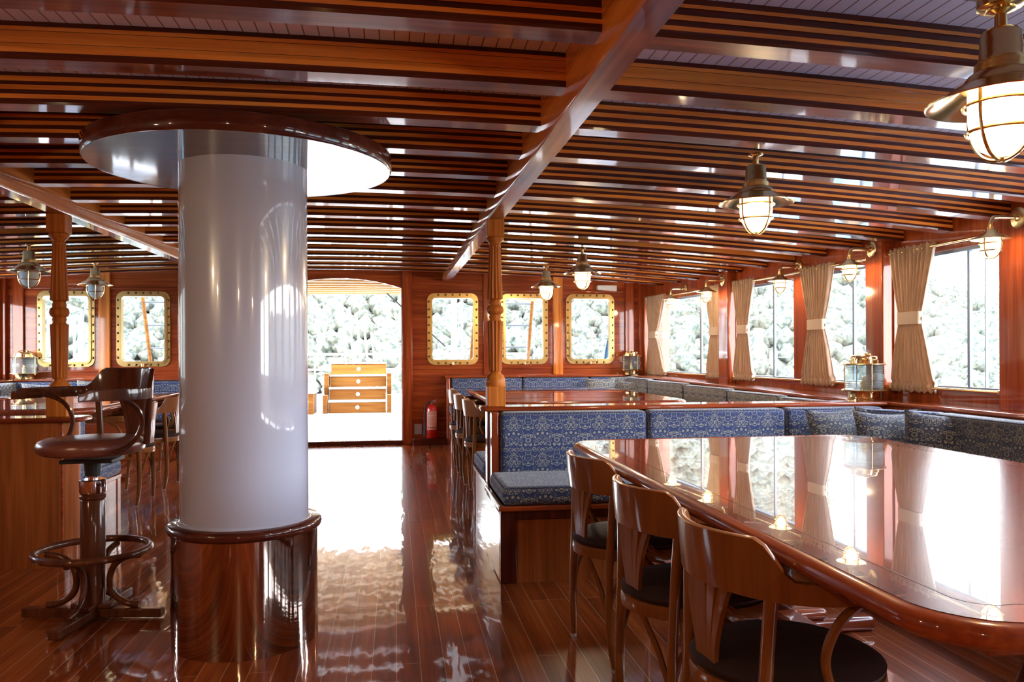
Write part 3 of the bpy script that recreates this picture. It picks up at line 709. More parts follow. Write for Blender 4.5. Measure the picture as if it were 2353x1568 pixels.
# chairs -----------------------------------------------------------------------
def chair_top(t, wm, seat_m, zs=0, stool=False):
    """seat, curved back rail with arms, splat, hoops; local +x is the sitter's front"""
    mb = MB(); R0 = .215
    th = .062 if stool else .035; zt = .475
    prof = [(.0001, zt-th-.01), (R0*.9, zt-th-.008), (R0*.99, zt-th+.004), (R0+.003, zt-th*.5), (R0*.97, zt-.012), (R0*.85, zt), (R0*.5, zt+.006), (.0001, zt+.008)]
    mb.lathe(prof, 40); mb.v = [(x*1.04, y*(1.0+.06*(x/.2)), z+zs) for x, y, z in mb.v]; mb.build('seat', seat_m, t, smooth=60)
    if not stool:
        mb = MB(); mb.lathe([(R0-.02, .40), (R0+.002, .40), (R0+.005, .42), (R0+.002, .44), (R0-.02, .44)], 40); mb.v = [(x*1.04, y*(1+.06*(x/.2)), z) for x, y, z in mb.v]; mb.build('seat_ring', wm, t, smooth=60)
    # back rail
    mb = MB(); N = 64; R_ = []
    def rail(s_):                                        # s_ in -1..1
        a = abs(s_)
        if a < .55:
            ph = a/.55*PI/2; x = -.02-.20*math.cos(ph); y = .262*math.sin(ph)
        else:
            k = (a-.55)/.45; x = -.02+.235*k; y = .262+.012*math.sin(k*PI) - .022*k*k
        return x, math.copysign(y, s_)
    for i in range(N+1):
        s_ = -1+2*i/N; x, y = rail(s_); e = .01; x2, y2 = rail(min(1, s_+e)); x1, y1 = rail(max(-1, s_-e))
        tx, ty = x2-x1, y2-y1; L_ = math.hypot(tx, ty) or 1; nx, ny = ty/L_, -tx/L_   # outward
        k = min(1, max(0, (abs(s_)-.25)/.13)); k = k*k*(3-2*k)
        zlo = .652-.002*abs(s_); zhi = .785*(1-k)+.700*k - (.012 if abs(s_) > .96 else 0); th_ = .0115
        lean = lambda z: -(z-.67)*.15*max(0, 1-abs(s_)/.5)
        q = []
        for (dn, z) in ((-th_, zlo), (th_, zlo), (th_+.001, (zlo+zhi)/2), (th_*.8, zhi-.004), (0, zhi), (-th_*.8, zhi-.004), (-th_, (zlo+zhi)/2)):
            q.append((x+nx*dn+lean(z), y+ny*dn, z+zs))
        R_.append(q)
    mb.rings(R_); mb.build('back_rail', wm, t, smooth=50)
    # splat of fanned slats
    mb = MB()
    for k in range(-2, 3):
        w0, w1 = .0115, .0155
        pts = []
        R2 = []
        for i in range(9):
            v = i/8; z = .44+.25*v; fan = v**1.3
            yc = k*(.0125+.037*fan); hw = (w0+.009*v) * (1.12 if v < .25 else .97)
            xb = -.200-.012*math.sin(v*PI*.5) + 2.2*yc*yc*v
            R2.append([(xb-.006, yc-hw, z+zs), (xb+.006, yc-hw, z+zs), (xb+.006, yc+hw, z+zs), (xb-.006, yc+hw, z+zs)])
        mb.rings(R2)
    mb.build('splat', wm, t, smooth=40)
    if stool:
        for s_ in (1, -1):
            q = MB(); q.tube(smooth_path([(-.15, s_*.17, .44+zs), (-.15, s_*.18, .56+zs), (-.15, s_*.192, .69+zs)], 6), .0155, 10); q.build('stile', wm, t)
    for s_ in (1, -1):
        h_ = MB(); h_.tube(smooth_path([(.13, s_*.25, .672+zs), (.05, s_*.258, .662+zs), (-.03, s_*.262, .62+zs), (-.065, s_*.258, .55+zs), (-.045, s_*.245, .48+zs), (.0, s_*.232, .44+zs), (.04, s_*.222, .425+zs)], 6), .0105, 8)
        h_.build('arm_hoop', wm, t)
def make_chair():
    t = thing('armchair', 'x', 'chair', (0, 0, 0), 0, 'bentwood armchairs')
    chair_top(t, 'chair', 'darkleather')
    for s_ in (1, -1):
        l = MB(); l.tube(smooth_path([(-.155, s_*.205, .012), (-.165, s_*.185, .14), (-.165, s_*.178, .3), (-.16, s_*.178, .43), (-.155, s_*.185, .56), (-.150, s_*.195, .69)], 6), [.0115, .0125, .0135, .0145, .015, .0155]+[.016]*25, 10)
        o = l.build('leg', 'chair', t)
        f = MB(); f.lathe([(.0125, 0), (.0125, .012)], 10, (-.155, s_*.205)); f.build('rubber_foot', 'plate', o)
        l = MB(); l.tube(smooth_path([(.165, s_*.155, .012), (.15, s_*.145, .2), (.13, s_*.135, .42)], 8), [.0115]*6+[.0135]*11, 10)
        o = l.build('leg', 'chair', t)
        f = MB(); f.lathe([(.0125, 0), (.0125, .012)], 10, (.165, s_*.155)); f.build('rubber_foot', 'plate', o)
        b = MB(); b.tube(smooth_path([(-.165, s_*.178, .22), (-.13, s_*.19, .33), (-.05, s_*.195, .40), (.05, s_*.19, .385), (.12, s_*.155, .30), (.145, s_*.14, .2)], 6), .0085, 8)
        b.build('side_brace', 'chair', t)
    b = MB()
    for s_ in (1, -1): b.tube(smooth_path([(-.168, s_*.172, .20), (-.185, s_*.13, .31), (-.205, s_*.06, .40), (-.212, s_*.012, .435), (-.212, 0, .44)], 6), .0095, 8)
    b.build('rear_brace', 'chair', t)
    return t
ch0 = make_chair()
CH = [((.92, 3.12, 0), .16, 'bentwood armchair at the near table, farthest of its three, beside the bench end'),
      ((.92, 2.42, 0), .15, 'bentwood armchair at the near table, the middle one of three'),
      ((.925, 1.83, 0), .10, 'bentwood armchair at the near table, closest to the camera'),
      ((.745, 7.80, zf(7.8)), 0, 'bentwood armchair at the far right table, farthest from the divider'),
      ((.755, 7.18, zf(7.2)), 0, 'bentwood armchair at the far right table, the middle one'),
      ((.785, 6.60, zf(6.6)), 0, 'bentwood armchair at the far right table, nearest the turned post'),
      ((-2.10, 6.66, zf(6.7)), PI, 'bentwood armchair at the left table seen behind the bar stool'),
      ((-2.08, 7.33, zf(7.3)), PI, 'bentwood armchair at the left table next to the white column'),
      ((-2.08, 7.98, zf(8)), PI, 'bentwood armchair at the far end of the left table, mostly behind the column')]
for k, (p, r, l) in enumerate(CH):
    if k == 0: ch0.location = p; ch0.rotation_euler = (0, 0, r); ch0['label'] = l
    else: dup(ch0, p, r, l)
# bar stool ---------------------------------------------------------------------
st = thing('bar_stool', 'tall swivel bar stool with brown leather seat and bentwood arms on a wooden pedestal', 'stool', (-1.35, 3.86, 0), 0)
top_ = bpy.data.objects.new('tmp', None)
chair_top(st, 'stoolwood', 'leather', .338, True)
A = math.radians(232)
for o in kids(st): o.rotation_euler = (0, 0, A)
q = MB(); q.box(-.11, .11, -.09, .09, .705, .722); q.lathe([(.032, .64), (.036, .70), (.05, .712)], 20); q.build('swivel_plate', 'black', st, bevel=.004)
q = MB(); q.lathe([(.021, .58), (.021, .66)], 20); q.build('gas_lift', 'chrome', st)
q = MB(); q.lathe([(.054, .565), (.056, .57), (.056, .622), (.052, .626), (.03, .626)], 32); q.build('chrome_collar', 'chrome', st)
q = MB(); q.lathe([(.03, .045), (.05, .06), (.052, .12), (.052, .53), (.049, .535), (.055, .542), (.055, .552), (.050, .557), (.050, .566)], 32); q.build('column', 'stoolwood', st)
q = MB(); q.tube([(.235*math.cos(a), .235*math.sin(a), .305) for a in (2*PI*k/48 for k in range(48))], .016, 12, loop=True); q.build('foot_ring', 'stoolwood', st)
for k in range(4):
    a = math.radians(-9+90*k); cs, sn = math.cos(a), math.sin(a); Rr = lambda r, z, cs=cs, sn=sn: (r*cs, r*sn, z)
    q = MB(); q.box(.0, .315, -.026, .026, .008, .048); q.box(.0, .09, -.03, .03, .0481, .07); q.v = [(x*cs-y*sn, x*sn+y*cs, z) for x, y, z in q.v]; q.build('foot', 'stoolwood', st, bevel=.006)
    q = MB(); q.tube(smooth_path([Rr(.215, .285), Rr(.15, .275), Rr(.095, .235), Rr(.075, .165), Rr(.095, .105), Rr(.15, .068), Rr(.21, .060)], 6), .0145, 10); q.build('scroll_bracket', 'stoolwood', st)
# turned posts --------------------------------------------------------------------
def make_post(label, x, y, z0, z1):
    t = thing('turned_post', label, 'post', (x, y, z0), 0, 'turned and fluted posts under the deck carlins')
    k = (z1-z0)/1.127
    F = .0085
    P = lambda r, z, fl=0: (r*1.11, (z-.865)*k, fl)
    q = MB(); q.square([(.054, 0), (.054, (.987-.865)*k)]); q.build('base_block', 'post', t, bevel=.004)
    q = MB(); q.lathe([P(.052, .987), P(.054, 1.0), P(.052, 1.03), P(.044, 1.05), P(.03, 1.064), P(.028, 1.072), P(.034, 1.08),
                       P(.036, 1.085, F), P(.043, 1.37, F), P(.044, 1.378, F), P(.034, 1.381), P(.030, 1.39), P(.034, 1.408), P(.030, 1.418), P(.042, 1.428), P(.047, 1.445), P(.042, 1.466), P(.031, 1.476), P(.034, 1.486), P(.029, 1.505), P(.034, 1.511),
                       P(.043, 1.514, F), P(.031, 1.82, F), P(.034, 1.835), P(.026, 1.84), P(.03, 1.85), P(.047, 1.868), P(.048, 1.88), P(.044, 1.886)], 96)
    q.build('shaft', 'post', t, smooth=45)
    q = MB(); q.square([(.044, (1.885-.865)*k), (.051, (1.89-.865)*k), (.051, (1.992-.865)*k)]); q.build('capital_block', 'post', t, bevel=.004)
make_post('turned fluted post standing on the cap rail of the right divider', .598, 4.82, .867, zb(.6, 4.82)-.073)
make_post('turned fluted post standing on the left counter behind the bar stool', -1.875, 4.865, .839, zb(-1.86, 4.86)-.085)
# mast casing ------------------------------------------------------------------------
mc = thing('mast_column', 'thick white enamelled mast column on a mirror-polished steel base', 'column', (-.625, 3.51, 0))
q = MB(); q.lathe([(.294, 0), (.294, .46)], 96); q.build('steel_base', 'steel', mc, smooth=60)
q = MB(); q.lathe([(.25, .455), (.300, .455), (.309, .463), (.312, .475), (.309, .488), (.30, .496), (.25, .498)], 96); q.build('wood_collar', 'drkx', mc, smooth=60)
q = MB(); q.lathe([(.257, .495), (.257, 1.97)], 96); q.build('white_casing', 'white', mc, smooth=60)
q = MB(); q.lathe([(.27, .497), (.262, .506), (.257, .507)], 96); q.build('seal_ring', 'white', mc, smooth=60)
dz0 = 1.965
q = MB(); q.lathe([(.24, dz0), (.600, dz0)], 96); q.lathe([(.0001, dz0), (.595, dz0), (.595, dz0+.06), (.0001, dz0+.062)], 96); q.build('ceiling_disc', 'discwood', mc, smooth=50)
q = MB(); q.lathe([(.593, dz0-.003), (.605, dz0-.004), (.613, dz0+.006), (.613, dz0+.06), (.605, dz0+.067), (.59, dz0+.067)], 96); q.build('disc_rim', 'drkx', mc, smooth=50)
# ------------------------------------------------------------------ lamps
def bulb(t, loc, power):
    d = bpy.data.lights.new('bulb', 'POINT'); d.energy = power; d.color = (1, .74, .44); d.shadow_soft_size = .035
    o = bpy.data.objects.new('bulb', d); COL.objects.link(o); o.parent = t; o.location = loc
def make_pendant(litm, label, loc, group):
    t = thing('pendant_lamp', label, 'lamp', loc, 0, group)
    q = MB(); q.lathe([(.03, 0), (.03, -.006), (.0125, -.012), (.0125, -.052), (.03, -.054)], 24); q.build('stem', 'brass', t)
    q = MB(); q.lathe([(.0001, -.046), (.034, -.048), (.041, -.056), (.044, -.11), (.046, -.112), (.046, -.118), (.053, -.122), (.054, -.14), (.066, -.147), (.077, -.162), (.079, -.174), (.070, -.174), (.0001, -.15)], 32); q.build('hood', 'oldbrass', t, smooth=50)
    q = MB(); q.lathe([(.076, -.165), (.10, -.176), (.13, -.196), (.15, -.205), (.154, -.207), (.153, -.210), (.148, -.209), (.128, -.201), (.098, -.181), (.074, -.169)], 48); q.build('shade', 'brass', t, smooth=70)
    q = MB(); q.lathe([(.066, -.17), (.067, -.21), (.066, -.25), (.058, -.285), (.042, -.312), (.02, -.326), (.0001, -.33)], 32); q.build('glass_globe', litm, t, smooth=70)
    cage(t, .075, -.17, -.337, 'brass')
    if litm == 'lit': bulb(t, (0, 0, -.235), 25)
    return t
def cage(t, r, z0, z1, m_, n=4):
    q = MB(); h_ = z0-z1
    for k in range(n):
        a = PI/4*0 + 2*PI*k/n + .35
        pts = [(r, 0), (r*1.01, .25), (r*.98, .5), (r*.86, .72), (r*.6, .9), (r*.28, .985), (0, 1.0)]
        q.tube(smooth_path([(p*math.cos(a), p*math.sin(a), z0-h_*s_) for p, s_ in pts], 4), .0042, 6)
    for s_, rr in ((.27, 1.01), (.62, .93)):
        q.tube([(r*rr*math.cos(a), r*rr*math.sin(a), z0-h_*s_) for a in (2*PI*k/32 for k in range(32))], .0038, 6, loop=True)
    q.lathe([(.0001, z1-.006), (.009, z1-.004), (.009, z1+.003), (.0001, z1+.004)], 10)
    return q.build('wire_cage', m_, t)
PL = [(1.34, 1.62), (1.503, 3.20), (1.515, 6.42), (1.502, 7.94)]
LL = ['lit brass cage pendant lamp cut by the right picture edge, the nearest', 'lit brass cage pendant lamp hanging over the near table', 'lit brass cage pendant lamp, right one of the pair over the far table', 'lit brass cage pendant lamp, left and farther one of the pair over the far table']
p0 = None
def hangz(x, y): return zb(x, y)+.0
for (x, y), l in zip(PL, LL):
    loc = (x, y, hangz(x, y))
    if p0 is None:
        p0 = make_pendant('lit', l, loc, 'lit brass pendant lamps on the right')
    else: dup(p0, loc, 0, l)
p0.location.z = 1.945
q = MB(); q.lathe([(.04, 0), (.048, .004), (.048, .072), (.04, .074)], 28); q.build('ceiling_rose', 'brass', p0)
u0 = make_pendant('unlit', 'unlit brass cage pendant lamp at far left, left of the turned post', (-2.80, 6.70, hangz(-2.8, 6.7)), 'unlit brass pendant lamps on the left')
dup(u0, (-2.81, 8.12, hangz(-2.81, 8.12)), 0, 'unlit brass cage pendant lamp between the left post and the second left porthole')
for (x, y), l in (((-2.3, 1.7), 'added unseen fill pendant left of the camera'), ((-2.75, .55), 'added unseen fill pendant behind the camera on the left'), ((-.63, -1.1), 'added unseen fill pendant behind the camera on the centreline'), ((1.45, -1.3), 'added unseen fill pendant behind the camera on the right')):
    d_ = dup(p0, (x, y, hangz(x, y)-.073), 0, l, 'added fill pendants outside the picture')  # unseen lamps added to brighten the foreground
def make_sconce(label, y, group):
    x = xw(y)-(.075 if any(a <= y <= b for a, b in ((7.3, 7.52), (4.985, 5.185), (3.75, 3.95))) else 0)
    t = thing('wall_lamp', label, 'lamp', (x, y, 1.885), 0, group)
    q = MB(); q.lathe([(.0001, 0), (.055, 0), (.055, .006), (.045, .012), (.02, .014), (.016, .03), (.0001, .03)], 28); q.v = [(-z, x_, y_) for x_, y_, z in q.v]; q.build('wall_rose', 'oldbrass', t)
    q = MB(); q.tube(smooth_path([(-.02, 0, 0), (-.12, 0, 0), (-.155, 0, -.006), (-.165, 0, -.03), (-.165, 0, -.06)], 5), .011, 10); q.build('arm', 'oldbrass', t)
    c = (-.165, 0)
    q = MB(); q.lathe([(.0001, -.05), (.017, -.052), (.017, -.066), (.03, -.07), (.036, -.084), (.09, -.112), (.096, -.118), (.088, -.119), (.05, -.108), (.0001, -.10)], 32, c); q.build('shade', 'oldbrass', t, smooth=50)
    q = MB(); q.lathe([(.048, -.11), (.049, -.145), (.044, -.175), (.03, -.2), (.012, -.211), (.0001, -.213)], 28, c); q.build('glass_globe', 'litdim', t, smooth=70)
    o = cage(t, .054, -.11, -.217, 'oldbrass'); o.location = (c[0], 0, 0); bulb(t, (c[0], 0, -.15), 4)
    return t
SC = [(8.42, 'brass wall lamp above the right windows, farthest'), (7.41, 'brass wall lamp on the dark post, second from the far end'), (6.19, 'brass wall lamp between the third and fourth curtains'), (5.10, 'brass wall lamp above the large ledge lantern'), (3.80, 'brass wall lamp at the right picture edge')]
s0 = None
for y, l in SC: make_sconce(l, y, 'brass wall lamps above the right windows')
# ------------------------------------------------------------------ curtains
def make_rod(y0, y1, z, label):
    N = 8; q = MB(); q.tube([(xw(y0+(y1-y0)*i/N)-.035, y0+(y1-y0)*i/N, z) for i in range(N+1)], .009, 10)
    for y in (y0, y1): q.lathe([(.0001, z-.014), (.012, z-.01), (.015, z), (.012, z+.01), (.0001, z+.014)], 12, (xw(y)-.035, y))
    for y in (y0+.03, y1-.03): q.tube([(xw(y)-.035, y, z), (xw(y)+.004, y, z)], .007, 8)
    tag(q.build('curtain_rod', 'brass'), label, 'curtain rod', 'brass curtain rods on the right wall')
for (y0, y1, l) in ((7.56, 9.40, 'the farthest right window'), (5.22, 7.26, 'the two middle right windows'), (3.99, 4.96, 'the right window behind the large curtain'), (2.8, 3.73, 'the right window beside the camera')):
    make_rod(y0, y1, 1.835, 'brass curtain rod along the top of %s' % l); make_rod(y0, y1, .957, 'brass curtain rod along the sill of %s' % l)
def make_curtain(a, b, wa, wb, label):
    ym = (a+b)/2
    t = thing('curtain', label, 'curtain', (xw(ym)-.035, ym, .93), 0, 'beige gathered curtains at the right windows')
    slope = (xw(b)-xw(a))/(b-a)
    mb = MB(); npl = max(6, int((b-a)/.040)); NU = npl*8; NV = 48; Ht = .93; wz = .47
    fr = random.random()*6
    def fn(u, v):
        z = v*Ht; ya, yb_ = a-ym, b-ym; ca, cb = wa-ym, wb-ym
        if z < wz: k = min(1, abs(z-wz+.03)/(wz-.03)); k = max(0, k)
        else: k = max(0, (z-wz-.03)/(Ht-wz-.03))
        k = k**.85
        l = ca+(ya-ca)*k; r = cb+(yb_-cb)*k
        y = l+(r-l)*u
        amp = .021*(.45+.55*k) if not (z < .035 or z > Ht-.04) else .015
        y += .004*math.sin(9*z+u*20+fr)*k
        x = amp*math.sin(2*PI*npl*u+1.2*math.sin(3*z+fr)*k+math.sin(7*u+fr))
        if z < .045 or z > Ht-.05: x += .009*math.sin(2*PI*npl*2.3*u+fr); 
        x -= .012*math.exp(-((z-.055)/.012)**2)*-1 + 0
        return (x + slope*y, y, z + (.008*math.sin(2*PI*npl*u*1.7+fr) if v in (0, 1) else 0))
    mb.grid(fn, NU, NV); mb.build('cloth', 'curtain', t, smooth=180, solid=.003)
    q = MB(); y0, y1 = wa-ym, wb-ym
    pts = rrect(-.024, .024, y0-.004, y1+.004, .02, 5)
    n_ = len(pts); q.rings([[(x+slope*y, y, .43+z) for x, y in pts] for z in (0, .004, .076, .08)]); q.build('tieback', 'belt', t, smooth=60)
make_curtain(8.88, 9.42, 9.12, 9.33, 'farthest beige curtain, in the far right corner')
make_curtain(7.56, 7.86, 7.57, 7.76, 'narrow beige curtain on the far side of the dark post')
make_curtain(6.88, 7.27, 7.0, 7.18, 'beige curtain on the near side of the dark post, third from far')
make_curtain(5.64, 6.10, 5.77, 5.98, 'beige curtain beside the wide red panel, fourth from far')
make_curtain(4.52, 4.95, 4.655, 4.865, 'largest beige curtain, nearest the camera, right of the big lantern')
# ------------------------------------------------------------------ ledge lanterns
def make_lantern(label, loc, sc=1.0, rz=0):
    t = thing('ship_lantern', label, 'lantern', loc, rz, 'brass ship lanterns on the ledges'); t.scale = (sc*1.1, sc*1.1, sc)
    q = MB(); q.lathe([(.0001, 0), (.095, 0), (.095, .006), (.090, .01), (.090, .05), (.094, .056), (.0001, .056)], 40); q.build('brass_base', 'brass', t, smooth=50)
    q = MB(); q.lathe([(.0001, .056), (.125, .056), (.13, .06), (.125, .066), (.0001, .066)], 40); q.build('lower_plate', 'oldbrass', t, smooth=50)
    q = MB(); prof = [(.098, .067)]
    for k in range(4): prof += [(.108, .072+.013*k), (.100, .083+.013*k)]
    prof += [(.108, .125), (.112, .145), (.108, .168)]
    for k in range(4): prof += [(.100, .172+.013*k), (.108, .182+.013*k)]
    prof += [(.098, .228)]
    q.lathe(prof, 40); q.build('fresnel_glass', 'lens', t, smooth=25)
    q = MB(); q.lathe([(.02, .066), (.02, .12), (.012, .125), (.012, .15), (.0001, .155)], 16); q.build('burner', 'brass', t)
    q = MB(); q.lathe([(.0001, .228), (.118, .228), (.124, .233), (.118, .240), (.0001, .240)], 40); q.build('upper_plate', 'oldbrass', t, smooth=50)
    q = MB(); q.lathe([(.082, .240), (.082, .262), (.076, .266), (.076, .284), (.068, .292), (.0001, .298)], 40); q.lathe([(.0001, .29), (.02, .29), (.018, .305), (.0001, .31)], 12, (.03, 0)); q.build('brass_cap', 'brass', t, smooth=50)
    for k in range(4):
        a = PI/4+.3+k*PI/2
        q = MB(); q.tube([(.117*math.cos(a), .117*math.sin(a), .045), (.117*math.cos(a), .117*math.sin(a), .252)], .0035, 8); q.lathe([(.008, .05), (.008, .058)], 8, (.117*math.cos(a), .117*math.sin(a))); q.build('guard_rod', 'oldbrass', t)
    q = MB(); q.tube([(.085*math.cos(a), 0, .255+.055*math.sin(a)) for a in (PI*k/12 for k in range(13))], .004, 8); q.build('handle', 'oldbrass', t)
    return t
ln0 = make_lantern('large brass ship lantern with ribbed glass on the ledge beside the near corner pillows', (3.09, 4.97, .868), 1.0, .3)
dup(ln0, (2.80, 9.34, .931), .9, 'brass ship lantern in the far right corner, left of the farthest curtain', scale=(1.0, 1.0, .93))
dup(ln0, (-3.98, 9.40, .931), .2, 'brass ship lantern on the far left ledge at the picture edge', scale=(1.1, 1.1, 1.0))
# ------------------------------------------------------------------ extinguisher and small fittings
ex = thing('fire_extinguisher', 'red fire extinguisher with printed label standing by the doorway', 'fire extinguisher', (.42, WY-.085, .201))
ex.location.z = .201
q = MB(); q.lathe([(.0001, 0), (.06, 0), (.067, .01), (.067, .34), (.06, .365), (.035, .385), (.02, .392), (.02, .40), (.0001, .40)], 32); q.build('cylinder', 'red_paint', ex, smooth=60)
q = MB(); a0, a1 = -PI/2-.95, -PI/2+.95
q.grid(lambda u, v: (.0678*math.cos(a0+(a1-a0)*u), .0678*math.sin(a0+(a1-a0)*u), .10+.215*v), 20, 1); q.build('paper_label', 'label', ex, smooth=60)
def text_on(parent, body, size, zc, r=.069, ang=0, m_='ink'):
    cu = bpy.data.curves.new('t', 'FONT'); cu.body = body; cu.size = size; cu.align_x = 'CENTER'; cu.extrude = .0003
    ob = bpy.data.objects.new('t', cu); COL.objects.link(ob); dg = bpy.context.evaluated_depsgraph_get()
    me = bpy.data.meshes.new_from_object(ob.evaluated_get(dg)); COL.objects.unlink(ob); bpy.data.objects.remove(ob)
    for v in me.vertices:
        a = -PI/2+ang+v.co.x/r; v.co = Vector((r*math.cos(a), r*math.sin(a), zc+v.co.y))
    me.materials.clear(); me.materials.append(M[m_]); o = bpy.data.objects.new('lettering', me); COL.objects.link(o); o.parent = parent
text_on(ex, 'ÖZTA', .036, .275)
q = MB()
for k in range(8):
    q.grid(lambda u, v, k=k: (.0688*math.cos(-PI/2-.8+1.6*u), .0688*math.sin(-PI/2-.8+1.6*u), .165+.012*k+.003*v), 14, 1)
for k in range(4):
    ac = -PI/2-.65+.42*k
    q.grid(lambda u, v, ac=ac: (.0688*math.cos(ac+.13*(u-.5)*2), .0688*math.sin(ac+.13*(u-.5)*2), .118+.02*v), 3, 1)
q.build('print_lines', 'ink', ex)
q = MB(); q.tube([(0, 0, .40), (0, 0, .43)], .014, 10); q.tube([(0, 0, .425), (.055, -.01, .445)], .006, 8); q.tube([(0, 0, .415), (.05, -.01, .42)], .005, 8); q.build('valve_handle', 'chrome', ex)
q = MB(); q.tube(smooth_path([(0, 0, .42), (-.04, -.02, .42), (-.075, -.03, .36), (-.085, -.03, .25), (-.082, -.03, .14)], 6), .009, 10); q.tube([(-.082, -.03, .14), (-.082, -.03, .03)], [.011, .016], 10); q.build('hose', 'rubber', ex)
q = MB(); q.box(.22, .31, WY-.008, WY-.001, .24, .36); t = tag(q.build('socket_plate', 'plate', bevel=.003), 'grey socket plate on the wall left of the fire extinguisher', 'socket')
q = MB(); q.add([(2.33, 9.40, 2.0), (2.56, 9.40, 1.985), (2.52, 9.52, 2.02), (2.35, 9.52, 1.955)], [(0, 1, 2, 3)]); 
q = MB(); q.prism([(2.42, 9.46), (2.66, 9.46), (2.66, 9.545), (2.42, 9.545)], 1.955, 2.005); q.v = [(x, y, z-.02*(x-2.42)/.24 if z < 1.98 else z-.0) for x, y, z in q.v]
tag(q.build('wall_fitting', 'offwhite', bevel=.004), 'small off-white fitting at the top of the far wall above the third right porthole', 'fitting')

# ================================================================== OUTSIDE
q = MB(); q.box(-6, 5.2, WY+.08, 22, .02, .14); struct(q.build('deck', 'deck', smooth=0))
q = MB(); q.box(xw(9)+.12, 5.2, -4, WY+.08, -.3, .0); q.box(-6.4, mir(xw(9)+.12), -4, WY+.08, -.3, .0); q.box(-6.4, 5.2, -7, Y0-.08, -.3, 0); struct(q.build('side_deck', 'deck', smooth=0))
ch = thing('deck_steps', 'sunlit wooden steps outside the doorway with four round white pulls', 'steps', (-.67, 14.6, .141))
for k in range(4):
    z0 = .0 + .225*k; q = MB(); q.box(-.50, .50, .2*k, .2*k+.22, z0, z0+.19); o = q.build('drawer', 'steps', ch, bevel=.005)
    q = MB(); q.box(-.51, .51, .2*k-.02, .2*k+.24, z0+.195, z0+.222); q.build('tread', 'cream', ch, bevel=.004)
    q = MB(); q.lathe([(.0001, 0), (.035, 0), (.03, .012), (.0001, .018)], 16); q.v = [(x, .2*k-z, z0+.10+y) for x, y, z in q.v]; q.build('round_pull', 'cream', o)
for s_ in (1, -1):
    q = MB(); q.box(s_*.52, s_*.60, -.05, .75, 0, .32); q.box(s_*.52, s_*.60, .25, .75, .32, .70); q.build('side_board', 'steps', ch, bevel=.006)
for s_, x0, x1, l in ((-1, -3.6, -1.42, 'left'), (1, .12, 2.2, 'right')):
    b = thing('deck_bench', 'sunlit deck bench seen through the doorway, %s of the steps' % l, 'bench', ((x0+x1)/2, 14.4, .141)); w_ = (x1-x0)/2
    q = MB(); q.box(-w_, w_, 0, .7, 0, .36); q.build('box', 'steps', b, bevel=.006)
    q = MB(); q.box(-w_-.03, w_+.03, -.04, .72, .361, .40); q.build('bench_top', 'cream', b, bevel=.005)
    q = MB(); q.box(-w_, w_, .1, .7, .401, .52); o = tag(q.build('deck_cushion', 'deckcush', bevel=.04, seg=4), 'white seat cushion on the sunlit deck bench %s of the steps' % l, 'cushion', 'white deck cushions'); o.location = b.location
    pl = make_pillow('white pillow against the rail on the %s deck bench' % l, (x1-.5 if s_ < 0 else x0+.45, 14.85, .655), .6, .5, .2, (-.3, 0, .1), 'white deck pillows')
    for c_ in kids(pl): c_.data = c_.data.copy(); c_.data.materials[0] = M['deckcush']
q = MB()
for z in (.75, 1.05): q.tube([(-3.9, 16, z+.14), (2.6, 16, z+.14)], .02, 8)
for k in range(12): q.tube([(-3.9+.59*k, 16, .14), (-3.9+.59*k, 16, 1.2)], .016, 8)
tag(q.build('deck_railing', 'cream'), 'white tubular railing at the far end of the sunlit deck', 'railing')
fan = thing('gangway', 'white slatted gangway standing upright beyond the steps', 'gangway', (-.95, 17, .14))
for k in range(6):
    q = MB(); q.tube([(.17*k*.9, 0, 0), (-.14+.15*k, 0, 2.2-.17*k)], .022, 8); q.build('slat', 'cream', fan)
# rigging ladders, masts and rope beyond the portholes
def ladder(label, x, y, w_, lean, n=6, m_='steps'):
    t = thing('rigging_ladder', label, 'ladder', (x, y, .14))
    for s_ in (1, -1):
        q = MB(); q.tube([(s_*w_/2+lean*0, 0, 0), (s_*(w_/2)+lean, 0, 2.7)], .03, 8); q.build('stile', m_, t)
    for k in range(n):
        z = .4+.38*k; q = MB(); q.tube([(-w_/2+lean*z/2.7, 0, z), (w_/2+lean*z/2.7, 0, z)], .014, 8); q.build('rung', 'wire', t)
ladder('orange ladder with steel rungs outside, seen through the first and second right portholes', 1.73, 13.95, 1.0, .22)
ladder('orange ladder outside the second left porthole', -3.6, 13.95, .55, -.3)
for (x, l) in ((1.0, 'white mast outside the first right porthole'), (-3.6, 'white mast outside the second left porthole')):
    q = MB(); q.tube([(0, 0, 0), (.03, 0, 4.5)], .05, 12); q.tube([(.14, 0, 0), (.16, 0, 4.5)], .02, 8); o = tag(q.build('mast', 'cream'), l, 'mast'); o.location = (x, 13.95, .14)
q = MB(); q.tube(smooth_path([(3.02, 11.4, .14), (3.03, 11.4, .9), (3.06, 11.4, 1.25), (3.14, 11.4, 1.5), (3.4, 11.4, 1.9)], 6), .03, 10); tag(q.build('rope', 'ropeblue'), 'thick blue mooring rope outside the third right porthole', 'rope')
q = MB(); q.tube([(-.12, 12.2, 2.1), (-.0+.75, 12.2, 1.3)], .012, 6); tag(q.build('stay_wire', 'wire'), 'dark diagonal stay outside the first right porthole', 'wire')
q = MB(); q.tube([(5.0, 5.75, 0), (4.78, 5.80, 3.6)], .022, 8); tag(q.build('shroud', 'bluegrey'), 'blue-grey shroud leaning across the nearest right window', 'wire')
q = MB(); q.box(-5.0, -3.4, 12.0, 12.05, 0, .1); q.v = [(x, y, z+.15+( -3.4-x)*.62) for x, y, z in q.v]; q.v = [(x, y, z+.0) for x, y, z in q.v]
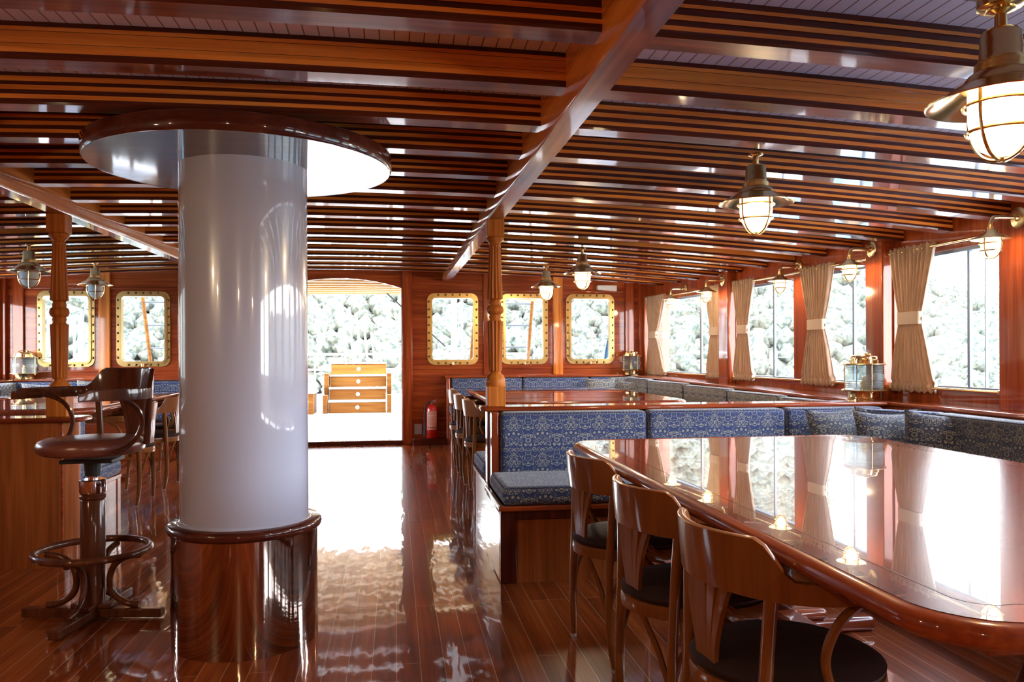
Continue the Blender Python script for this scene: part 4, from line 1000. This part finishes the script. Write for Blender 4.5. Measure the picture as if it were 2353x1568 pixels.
tag(q.build('boarding_ramp', 'cream'), 'white sloping boarding ramp outside the first left porthole', 'ramp')
# hills -----------------------------------------------------------------------------
def elev(a):                                                # skyline in degrees against azimuth
    pts = [(-180, 3), (-100, 4), (-60, 8), (-20, 10), (20, 11), (28, 10), (33, 6.2), (36, 3.9), (39, 2.9), (42, 2.2), (50, 2.5), (80, 3), (180, 3)]
    for (a0, e0), (a1, e1) in zip(pts, pts[1:]):
        if a <= a1: return e0+(e1-e0)*(a-a0)/(a1-a0)
    return 3
def hillpt(a, r):
    k = min(1, max(0, (r-28)/50)); ck = k**.8
    H = math.tan(math.radians(elev(a)))*78+1.2
    z = -2.5 + (H+2.5)*ck
    x, y = r*math.sin(math.radians(a)), r*math.cos(math.radians(a))
    return x, y, z + 1.0*ck*noise.noise(Vector((x*.12, y*.12, 0)))
mb = MB(); mb.grid(lambda u, v: hillpt(-75+200*u, 28+50*v), 180, 24); mb.v = [tuple(p) for p in mb.v]
struct(mb.build('hillside', 'hill', smooth=180))
import bmesh
bm = bmesh.new(); bmesh.ops.create_icosphere(bm, subdivisions=1, radius=1)
base = [v.co.copy() for v in bm.verts]; tri = [tuple(v.index for v in f.verts) for f in bm.faces]; bm.free()
mb = MB(); rnd = random.Random(3)
for k in range(15000):
    a = rnd.uniform(-40, 60); r = 29+49*rnd.random()**.8
    x, y, z = hillpt(a, r); s_ = rnd.uniform(.25, .6)*(.5+r/80); off = rnd.random()*50; O = Vector((off, off*.7, -off))
    for p in base:
        n1 = noise.noise(p*2.6+O)*1.0; q_ = s_*(1+n1)
        mb.v.append((x+p.x*q_, y+p.y*q_, z+s_*.4+p.z*q_*.95))
    o_ = len(mb.v)-len(base); mb.f += [(f_[0]+o_, f_[1]+o_, f_[2]+o_) for f_ in tri]; mb.m += [0]*len(tri)
o = mb.build('scrub', 'scrub', smooth=180); tag(o, 'dense pale green scrub and trees covering the sunlit hillside outside the windows', 'scrub'); o['kind'] = 'stuff'
q = MB(); q.box(-150, 150, -150, 150, -2.7, -2.4); struct(q.build('water', 'water', smooth=0))
